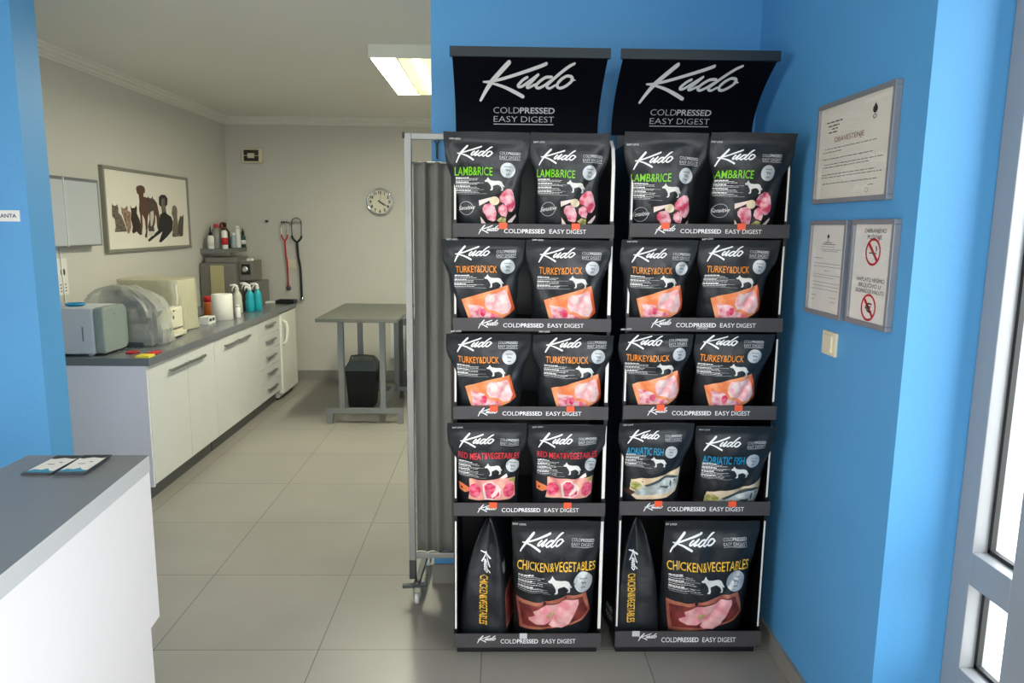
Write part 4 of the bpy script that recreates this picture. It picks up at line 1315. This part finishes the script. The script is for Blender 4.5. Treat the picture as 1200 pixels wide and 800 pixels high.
tag(tp.build('tape_box', WPLAST, org=(-2.14, 6.87, TZ), bevel=.004), 'narrow white box lying beside the black tray', 'box')
bt = thing('black_tray', 'shallow black tray at the far corner of the worktop', 'tray', (-2.0, 6.90, TZ))
MB().box(-2.085, -1.915, 6.83, 6.965, TZ, TZ + .006).box(-2.085, -1.915, 6.83, 6.836, TZ, TZ + .03).box(-2.085, -1.915, 6.959, 6.965, TZ, TZ + .03).box(-2.085, -2.079, 6.83, 6.965, TZ, TZ + .03).box(-1.921, -1.915, 6.83, 6.965, TZ, TZ + .03).build('tray', BLACKP, bt)

# grey analyser in the corner
A = thing('lab_analyser', 'grey laboratory analyser with pale door panel in the counter corner', 'analyser', (-2.45, 6.7, TZ))
MB().box(-2.68, -2.36, 6.60, 6.97, TZ, 1.235).build('main_case', MGREY, A, bevel=.006)
MB().box(-2.64, -2.36, 6.63, 6.97, 1.235, 1.285).build('top_case', MGREY, A, bevel=.006)
MB().box(-2.585, -2.465, 6.592, 6.601, .90, 1.215).build('door_panel', mat('pale_panel', '#b7ac84', .5), A, bevel=.003)
MB().box(-2.358, -2.235, 6.68, 6.95, 1.075, 1.255).build('pump_case', MGREY, A, bevel=.005)
MB().box(-2.33, -2.255, 6.672, 6.681, 1.13, 1.225).build('pump_plate', BLACKP, A)
MB().lathe([(.030, 0), (.030, .018), (.018, .022)], (-2.295, 6.672, 1.178), 18, 0, 'y').build('pump_wheel', CHROME, A)
MB().box(-2.29, -2.245, 6.70, 6.76, 1.255, 1.275).build('printer_lid', WPLAST, A)
MB().box(-2.340, -2.18, 6.73, 6.97, TZ, 1.068).build('sample_case', MGREY, A, bevel=.006)
MB().tube([(-2.25, 6.729, .98), (-2.25, 6.69, .975), (-2.21, 6.69, .97)], .008, 8).build('lever', BLACKP, A)
# wall shelf with bottles
sh = MB().box(LX, -2.47, 6.66, 7.25, 1.318, 1.360).build('wall_shelf', mat('grey_shelf_board', '#6f7271', .45), org=(-2.6, 6.95, 1.318), bevel=.002)
tag(sh, 'short grey wall shelf of bottles in the far left corner', 'shelf')
SZ = 1.360
G = 'bottles on the wall shelf'
CLEARB = mat('cloudy_bottle', '#8a8880', .3, var=.05)
BROWN = mat('brown_bottle', '#2b1d15', .25, var=.1)
bottle('squeeze_bottle', -2.605, 6.70, SZ, [(.026, 0), (.028, .004), (.028, .105), (.018, .118), (.016, .122)], [(.017, .120), (.017, .142), (.006, .150), (.004, .19), (.003, .2)], WPLAST, BLACKP, 'white bottle with black spout, first on the wall shelf', 'bottle', G, (.028, .03, .09, PAPER))
bottle('canister', -2.60, 6.83, SZ, [(.060, 0), (.062, .005), (.062, .12), (.045, .165), (.020, .195)], [(.021, .192), (.021, .222), (.018, .224)], CLEARB, REDP, 'large cloudy canister with red cap on the wall shelf', 'bottle', G)
bottle('label_bottle', -2.505, 6.77, SZ, [(.026, 0), (.027, .004), (.027, .15), (.015, .17)], [(.017, .168), (.017, .195), (.013, .198)], WPLAST, mat('dark_red_cap', '#5a1d1d', .4), 'slim white bottle with red label on the wall shelf', 'bottle', G, (.027, .035, .10, REDP))
bottle('brown_bottle', -2.57, 6.96, SZ, [(.042, 0), (.044, .004), (.044, .15), (.018, .19), (.016, .21)], [(.018, .208), (.018, .235), (.015, .237)], BROWN, BLACKP, 'tall brown bottle behind the red-labelled one on the wall shelf', 'bottle', G)
spray(-2.63, 7.02, SZ, CLEARB, mat('red_spray_head', '#b5493c', .4), 'cloudy spray bottle with red head on the wall shelf', .9, 1)
bottle('clear_bottle', -2.52, 7.03, SZ, [(.026, 0), (.027, .004), (.027, .10), (.018, .12)], [(.019, .118), (.019, .14), (.016, .142)], mat('pale_blue_bottle', '#9fb0b4', .3), WPLAST, 'pale blue bottle right of the brown one on the wall shelf', 'bottle', G)
bottle('tall_bottle', -2.495, 7.08, SZ, [(.019, 0), (.020, .004), (.020, .17), (.015, .18)], [(.0205, .178), (.0205, .205), (.018, .207)], WPLAST, WPLAST, 'tallest slim white bottle on the wall shelf', 'bottle', G)
bottle('white_bottle', -2.52, 7.16, SZ, [(.024, 0), (.026, .004), (.026, .115), (.012, .13)], [(.014, .128), (.014, .155), (.009, .16)], WPLAST, mat('maroon_cap', '#4a2026', .4), 'short white bottle with maroon cap on the wall shelf', 'bottle', G, (.026, .03, .09, PAPER))
bottle('dropper_bottle', -2.49, 7.21, SZ, [(.024, 0), (.026, .004), (.026, .10), (.012, .125)], [(.014, .123), (.014, .15), (.007, .158), (.005, .18)], mat('green_bottle', '#1f4a36', .3), BLACKP, 'dark green bottle at the far end of the wall shelf', 'bottle', G, (.026, .03, .07, PAPER))

# ------------------------------------------------------------------ left wall hangings
xw = thing('light_box', 'wall mounted viewing light box with two pale panels left of the animal poster', 'light box', (LX, 4.62, 1.65))
MB().box(LX, LX + .075, 4.33, 4.895, 1.440, 1.862).build('case', mat('grey_lightbox_case', '#74767a', .4, .2), xw, bevel=.003)
for a, b in ((4.345, 4.497), (4.503, 4.872)):
    MB().box(LX + .073, LX + .079, a, b, 1.450, 1.842).build('panel', mat('milk_glass_panel', '#b9bdc2', .3, var=.02), xw)
MB().box(LX + .073, LX + .084, 4.497, 4.503, 1.444, 1.858).build('divider', WPLAST, xw)
cb = MB().tube([(LX + .006, 4.53, 1.44), (LX + .006, 4.535, 1.3), (LX + .006, 4.54, 1.15), (LX + .006, 4.545, .855)], .004, 8)
tag(cb.build('power_cable', WPLAST, org=(LX, 4.53, .86)), 'white cable hanging down the wall from the light box', 'cable')
PO = thing('animal_poster', 'framed poster of sitting dogs and cats on the left wall', 'poster', (LX, 5.74, 1.68))
py0, py1, pz0, pz1 = 5.05, 6.415, 1.383, 1.974
b = .022
f = MB()
for q in ((py0, py1, pz0, pz0 + b), (py0, py1, pz1 - b, pz1), (py0, py0 + b, pz0 + b, pz1 - b), (py1 - b, py1, pz0 + b, pz1 - b)):
    f.box(LX, LX + .03, *q)
f.build('frame', mat('grey_poster_frame', '#8d8c82', .4, .3), PO, bevel=.002)
MB().box(LX, LX + .018, py0 + b, py1 - b, pz0 + b, pz1 - b).build('sheet', PAPERC, PO)
ANIMALS = [('tabby', [(5.16, 1.721), (5.178, 1.706), (5.21, 1.706), (5.232, 1.719), (5.243, 1.681), (5.237, 1.66), (5.276, 1.639), (5.311, 1.587), (5.339, 1.539), (5.337, 1.526), (5.242, 1.525), (5.17, 1.524), (5.189, 1.562), (5.183, 1.612), (5.151, 1.633), (5.153, 1.671)]), ('hound', [(6.103, 1.719), (6.139, 1.735), (6.177, 1.726), (6.195, 1.691), (6.184, 1.64), (6.195, 1.56), (6.196, 1.478), (6.113, 1.475), (6.068, 1.48), (6.091, 1.56), (6.111, 1.62), (6.084, 1.669)]), ('grey', [(6.244, 1.651), (6.267, 1.641), (6.306, 1.662), (6.305, 1.621), (6.291, 1.559), (6.275, 1.482), (6.207, 1.476), (6.178, 1.519), (6.201, 1.6)]), ('terrier', [(5.28, 1.703), (5.308, 1.687), (5.341, 1.696), (5.36, 1.711), (5.376, 1.701), (5.367, 1.675), (5.41, 1.667), (5.403, 1.614), (5.404, 1.561), (5.374, 1.513), (5.344, 1.513), (5.341, 1.553), (5.32, 1.587), (5.3, 1.631), (5.283, 1.656)]), ('dark', [(5.412, 1.715), (5.432, 1.694), (5.478, 1.699), (5.5, 1.719), (5.509, 1.695), (5.5, 1.66), (5.539, 1.606), (5.55, 1.552), (5.562, 1.502), (5.523, 1.499), (5.481, 1.525), (5.427, 1.51), (5.411, 1.526), (5.427, 1.561), (5.406, 1.614), (5.419, 1.667)]), ('brown', [(5.514, 1.842), (5.533, 1.858), (5.596, 1.867), (5.642, 1.858), (5.654, 1.836), (5.644, 1.808), (5.624, 1.812), (5.622, 1.784), (5.689, 1.778), (5.788, 1.772), (5.835, 1.741), (5.849, 1.694), (5.863, 1.646), (5.861, 1.56), (5.825, 1.532), (5.808, 1.56), (5.809, 1.636), (5.773, 1.673), (5.692, 1.663), (5.668, 1.635), (5.648, 1.524), (5.635, 1.478), (5.597, 1.483), (5.623, 1.524), (5.616, 1.616), (5.583, 1.652), (5.576, 1.561), (5.555, 1.499), (5.543, 1.506), (5.544, 1.579), (5.55, 1.642), (5.538, 1.687), (5.554, 1.75), (5.548, 1.795), (5.522, 1.807)]), ('grey', [(5.691, 1.796), (5.712, 1.774), (5.748, 1.777), (5.767, 1.796), (5.775, 1.767), (5.779, 1.711), (5.795, 1.683), (5.783, 1.598), (5.757, 1.56), (5.762, 1.523), (5.672, 1.524), (5.657, 1.561), (5.695, 1.616), (5.694, 1.681), (5.68, 1.718)]), ('white', [(5.713, 1.672), (5.765, 1.683), (5.768, 1.636), (5.735, 1.575), (5.707, 1.561), (5.705, 1.616)]), ('black', [(5.873, 1.789), (5.918, 1.81), (5.982, 1.81), (6.023, 1.785), (6.011, 1.736), (5.98, 1.716), (5.984, 1.667), (6.068, 1.639), (6.097, 1.6), (6.075, 1.53), (5.979, 1.482), (5.864, 1.437), (5.822, 1.441), (5.86, 1.483), (5.898, 1.522), (5.809, 1.494), (5.66, 1.445), (5.643, 1.461), (5.749, 1.504), (5.825, 1.532), (5.845, 1.598), (5.875, 1.656), (5.908, 1.666), (5.904, 1.714), (5.865, 1.732)]), ('hound', [(5.918, 1.781), (5.968, 1.783), (5.985, 1.677), (5.919, 1.671), (5.907, 1.733)]), ('white', [(5.66, 1.514), (5.692, 1.526), (5.742, 1.525), (5.766, 1.511), (5.748, 1.495), (5.696, 1.486), (5.664, 1.496)])]
fur = {'tabby': mat('print_tabby', '#4a423a', .6, scale=60, col2='#7b6f60'), 'terrier': mat('print_terrier', '#6a4a3a', .6, scale=50, col2='#a98f80'), 'dark': mat('print_dark_fur', '#33241f', .6, var=.2, scale=40), 'brown': mat('print_brown_fur', '#5a3a2c', .6, var=.25, scale=30),
       'grey': mat('print_grey_fur', '#4c443e', .6, var=.3, scale=40), 'white': mat('print_white_fur', '#cfc6bb', .6, var=.08, scale=40), 'black': mat('print_black_fur', '#1c1c1e', .6, var=.2, scale=40), 'hound': mat('print_hound_fur', '#5d5048', .6, scale=45, col2='#82776b')}
fk = list(fur)
m = MB()
for lay, (kind, pts) in enumerate(ANIMALS):
    m.flat(fill(pts), lambda a, c: (LX + .0185 + .0002 * lay, a, c), fk.index(kind))
m.build('animal_print', [fur[k] for k in fk], PO)
pn = thing('paper_notice', 'white paper with two dark paw shapes below the light box', 'notice', (LX, 4.53, 1.26))
MB().box(LX, LX + .003, 4.44, 4.60, 1.145, 1.370).build('sheet', PAPER, pn)
m = MB()
for q in (4.535, 4.562):
    m.flat(fill(ellipse(q, 1.285, .011, .022, 14)), lambda a, c: (LX + .0035, a, c))
for r_ in range(3):
    for q in range(3):
        m.flat(fill([(4.51 + q * .025, 1.165 + r_ * .02), (4.525 + q * .025, 1.165 + r_ * .02), (4.525 + q * .025, 1.172 + r_ * .02), (4.51 + q * .025, 1.172 + r_ * .02)]), lambda a, c: (LX + .0035, a, c))
m.build('print', INK, pn)

# ------------------------------------------------------------------ back wall hangings
FN = thing('wall_vent', 'cream square ventilator with dark grille high on the back wall', 'ventilator', (-2.41, BY, 2.24))
MB().box(-2.515, -2.315, BY - .06, BY, 2.175, 2.318).build('case', CREAMP, FN, bevel=.012, seg=3)
MB().box(-2.488, -2.345, BY - .064, BY - .056, 2.193, 2.300).build('grille', mat('dark_brown_grille', '#2b2113', .5), FN)
MB().box(-2.450, -2.385, BY - .072, BY - .060, 2.222, 2.270).build('hub_plate', CREAMP, FN, bevel=.003)
for q in (-2.4875, -2.384):
    MB().box(q, q + .0385, BY - .069, BY - .062, 2.244, 2.249).build('spoke', CREAMP, FN)
CK = thing('wall_clock', 'round silver wall clock with white face on the back wall', 'clock', (-1.176, BY, 1.817))
cx_, cz_ = -1.176, 1.817
MB().lathe([(.125, 0), (.132, .01), (.132, .035), (.126, .042), (.116, .040), (.116, .02)], (cx_, BY, cz_), 48, 0, 'y').build('case', CHROME, CK)
MB().lathe([(.117, 0), (.117, .024)], (cx_, BY, cz_), 40, 0, 'y').build('dial', mat('clock_face', '#dcd7c6', .6, var=.02), CK)
yd = BY - .0255
nm = MB()
for k in range(1, 13):
    a = PI / 2 - k * PI / 6
    vf, wd = text2d(str(k), .05)
    hh = .031
    nm.flat(([(cx_ + .092 * math.cos(a) + (x - wd / 2) * hh, cz_ + .092 * math.sin(a) + (y - .5) * hh) for x, y in vf[0]], vf[1]), lambda p, q: (p, yd, q))
nm.build('numerals', INK, CK)
def hand(name, ang, l, back_, w_, yy):
    d = (math.cos(ang), math.sin(ang))
    n_ = (-d[1], d[0])
    P_ = [(-back_, w_), (l, w_ * .5), (l, -w_ * .5), (-back_, -w_)]
    poly = [(cx_ + d[0] * a + n_[0] * c, cz_ + d[1] * a + n_[1] * c) for a, c in P_]
    MB().prism(poly, (0, yy, 0), (1, 0, 0), (0, 0, 1), (0, -1, 0), .001).build(name, INK, CK)
hand('hour_hand', PI / 2 - math.radians(130), .062, .018, .0065, yd - .001)
hand('minute_hand', PI / 2 - math.radians(119), .100, .022, .0048, yd - .003)
hand('second_hand', PI / 2 - math.radians(8), .085, .02, .0016, yd - .005)
o = MB().lathe([(.012, 0), (.012, .008), (.006, .012), (.006, .03), (.011, .034), (.011, .042)], (-2.305, BY, 1.615), 16, 0, 'y').build('coat_hook', DSTEEL, org=(-2.305, BY, 1.615))
tag(o, 'single round dark hook left of the stethoscopes', 'hook')
RK = thing('hook_rail', 'steel hook rail on the back wall holding two stethoscopes', 'hook rail', (-2.07, BY, 1.605))
MB().box(-2.17, -1.965, BY - .006, BY, 1.596, 1.614).build('rail', STEEL, RK)
for q in (-2.15, -2.10, -2.035, -1.985):
    MB().tube([(q, BY - .006, 1.605), (q, BY - .045, 1.602), (q, BY - .058, 1.612)], .006, 8).build('hook', CHROME if q > -2.1 else DSTEEL, RK)
def stethoscope(x, ztop, zfork, zend, mt, r, sp, drift, label):
    T = thing('stethoscope', label, 'stethoscope', (x, BY - .03, zend), 'stethoscopes on the hook rail')
    y = BY - .048
    t = MB()
    for s in (-1, 1):
        t.tube(catmull([(x + s * sp, y, zfork + .055), (x + s * sp * .95, y, zfork + .035), (x + s * sp * .5, y, zfork + .008), (x, y, zfork - .01)], 4), r * .9, 8)
    t.tube(catmull([(x, y, zfork), (x + drift * .3, y, zfork - .15), (x + drift * .9, y, (zfork + zend) / 2), (x + drift, y, zend)], 5), r, 10)
    t.build('tubing', mt, T)
    for s in (-1, 1):
        e = MB().tube(catmull([(x + s * sp, y, zfork + .055), (x + s * sp * 1.05, y, ztop - .05), (x + s * sp * .8, y - .004, ztop - .01), (x + s * sp * .2, y - .006, ztop)], 5), .0045, 8)
        ear = e.build('ear_tube', CHROME if mt is REDP else BLACKP, T)
        MB().lathe([(.004, 0), (.008, .004), (.008, .010), (.003, .014)], (x + s * sp * .2, y - .006, ztop - .004), 10).build('ear_tip', BLACKP, ear)
    MB().lathe([(.024, 0), (.026, .004), (.024, .012), (.010, .018)], (x + drift, y + .012, zend - .012), 18, 0, 'y').build('chest_piece', CHROME if mt is not REDP else DSTEEL, T)
stethoscope(-2.125, 1.605, 1.43, .965, REDP, .008, .030, .018, 'red stethoscope hanging on the left of the hook rail')
stethoscope(-2.005, 1.645, 1.42, .855, BLACKP, .012, .045, .028, 'black stethoscope hanging on the right of the hook rail')
s2 = thing('light_switch', 'cream light switch on the back wall between the two stethoscopes', 'light switch', (-2.075, BY, 1.19))
MB().box(-2.12, -2.033, BY - .012, BY, 1.150, 1.232).build('switch_plate', CREAMP, s2, bevel=.003)
MB().box(-2.103, -2.050, BY - .018, BY - .010, 1.166, 1.216).build('rocker', CREAMP, s2, bevel=.002)
sk = thing('wall_socket', 'pale socket low on the back wall behind the steel table', 'socket', (-1.46, BY, .70))
MB().box(-1.50, -1.42, BY - .012, BY, .66, .74).build('socket_plate', CREAMP, sk, bevel=.003)
MB().lathe([(.022, 0), (.022, .004)], (-1.46, BY - .0105, .70), 18, 0, 'y').build('socket_cup', DGREYP, sk)

# ------------------------------------------------------------------ steel examination table and bin
T = thing('examination_table', 'steel examination table on a grey tube frame, the bin under it', 'table', (-1.08, 6.15, 0))
MB().box(-1.412, -.770, 5.60, 6.72, .842, .870).build('table_top', mat('satin_steel_top', '#74776f', .38, .6, var=.06, scale=12), T, bevel=.003)
for lx_ in (-1.245, -.915):
    for ly_ in (5.74, 6.55):
        MB().box(lx_ - .022, lx_ + .022, ly_ - .022, ly_ + .022, .12, .842).build('leg', PSTEEL, T, bevel=.002)
for ly_ in (5.74, 6.55):
    MB().box(-1.365, -.755, ly_ - .022, ly_ + .022, .085, .125).build('foot_bar', PSTEEL, T, bevel=.002)
    for q in (-1.345, -.778):
        MB().box(q - .022, q + .022, ly_ - .022, ly_ + .022, 0, .085).build('foot', PSTEEL, T)
MB().bar((-.93, 5.74, .14), (-.93, 6.55, .14), .03, .03).build('stretcher', PSTEEL, T)
B = thing('waste_bin', 'black waste bin with grey lid under the steel table', 'bin', (-1.185, 6.33, 0))
def frustum(x0, x1, y0, y1, z0, X0, X1, Y0, Y1, z1):
    vs = [(x0, y0, z0), (x1, y0, z0), (x1, y1, z0), (x0, y1, z0), (X0, Y0, z1), (X1, Y0, z1), (X1, Y1, z1), (X0, Y1, z1)]
    return MB().add(vs, [(0, 3, 2, 1), (4, 5, 6, 7), (0, 1, 5, 4), (1, 2, 6, 5), (2, 3, 7, 6), (3, 0, 4, 7)])
frustum(-1.29, -1.08, 6.20, 6.44, 0, -1.315, -1.055, 6.17, 6.47, .36).build('body', BLACKP, B, bevel=.012, seg=3)
frustum(-1.33, -1.04, 6.155, 6.485, .345, -1.28, -1.085, 6.20, 6.44, .425).build('lid', mat('grey_lid', '#5b6668', .4), B, bevel=.006)
MB().tube([(-1.30, 6.33, .40), (-1.285, 6.33, .445), (-1.185, 6.33, .455), (-1.085, 6.33, .445), (-1.07, 6.33, .40)], .009, 8).build('handle', mat('grey_lid', '#5b6668', .4), B)
# second table behind it
T2 = thing('side_table', 'white topped side table partly behind the steel table and the screen', 'table', (-.55, 7.0, 0))
MB().box(-.90, -.15, 6.60, 7.28, .745, .775).build('table_top', WHITE, T2, bevel=.002)
MB().box(-.88, -.17, 6.63, 6.65, .68, .745).build('apron', PSTEEL, T2)
for a in (-.885, -.165):
    for c in (6.63, 7.25):
        MB().box(a - .018, a + .018, c - .018, c + .018, 0, .745).build('leg', DSTEEL, T2)
MB().bar((-.885, 6.63, .09), (-.165, 6.63, .09), .03, .025).build('foot_bar', DSTEEL, T2)
HT = thing('radiator', 'white panel radiator low on the back wall behind the tables', 'radiator', (-.6, BY, .44))
MB().box(-1.09, -.15, BY - .085, BY - .03, .24, .64).build('panel', WHITE, HT, bevel=.008)
for k in range(24):
    MB().box(-1.06 + k * .038, -1.045 + k * .038, BY - .088, BY - .084, .26, .62).build('rib', WHITE, HT)
MB().box(-1.0, -.25, BY - .031, BY, .40, .48).build('bracket', WHITE, HT)
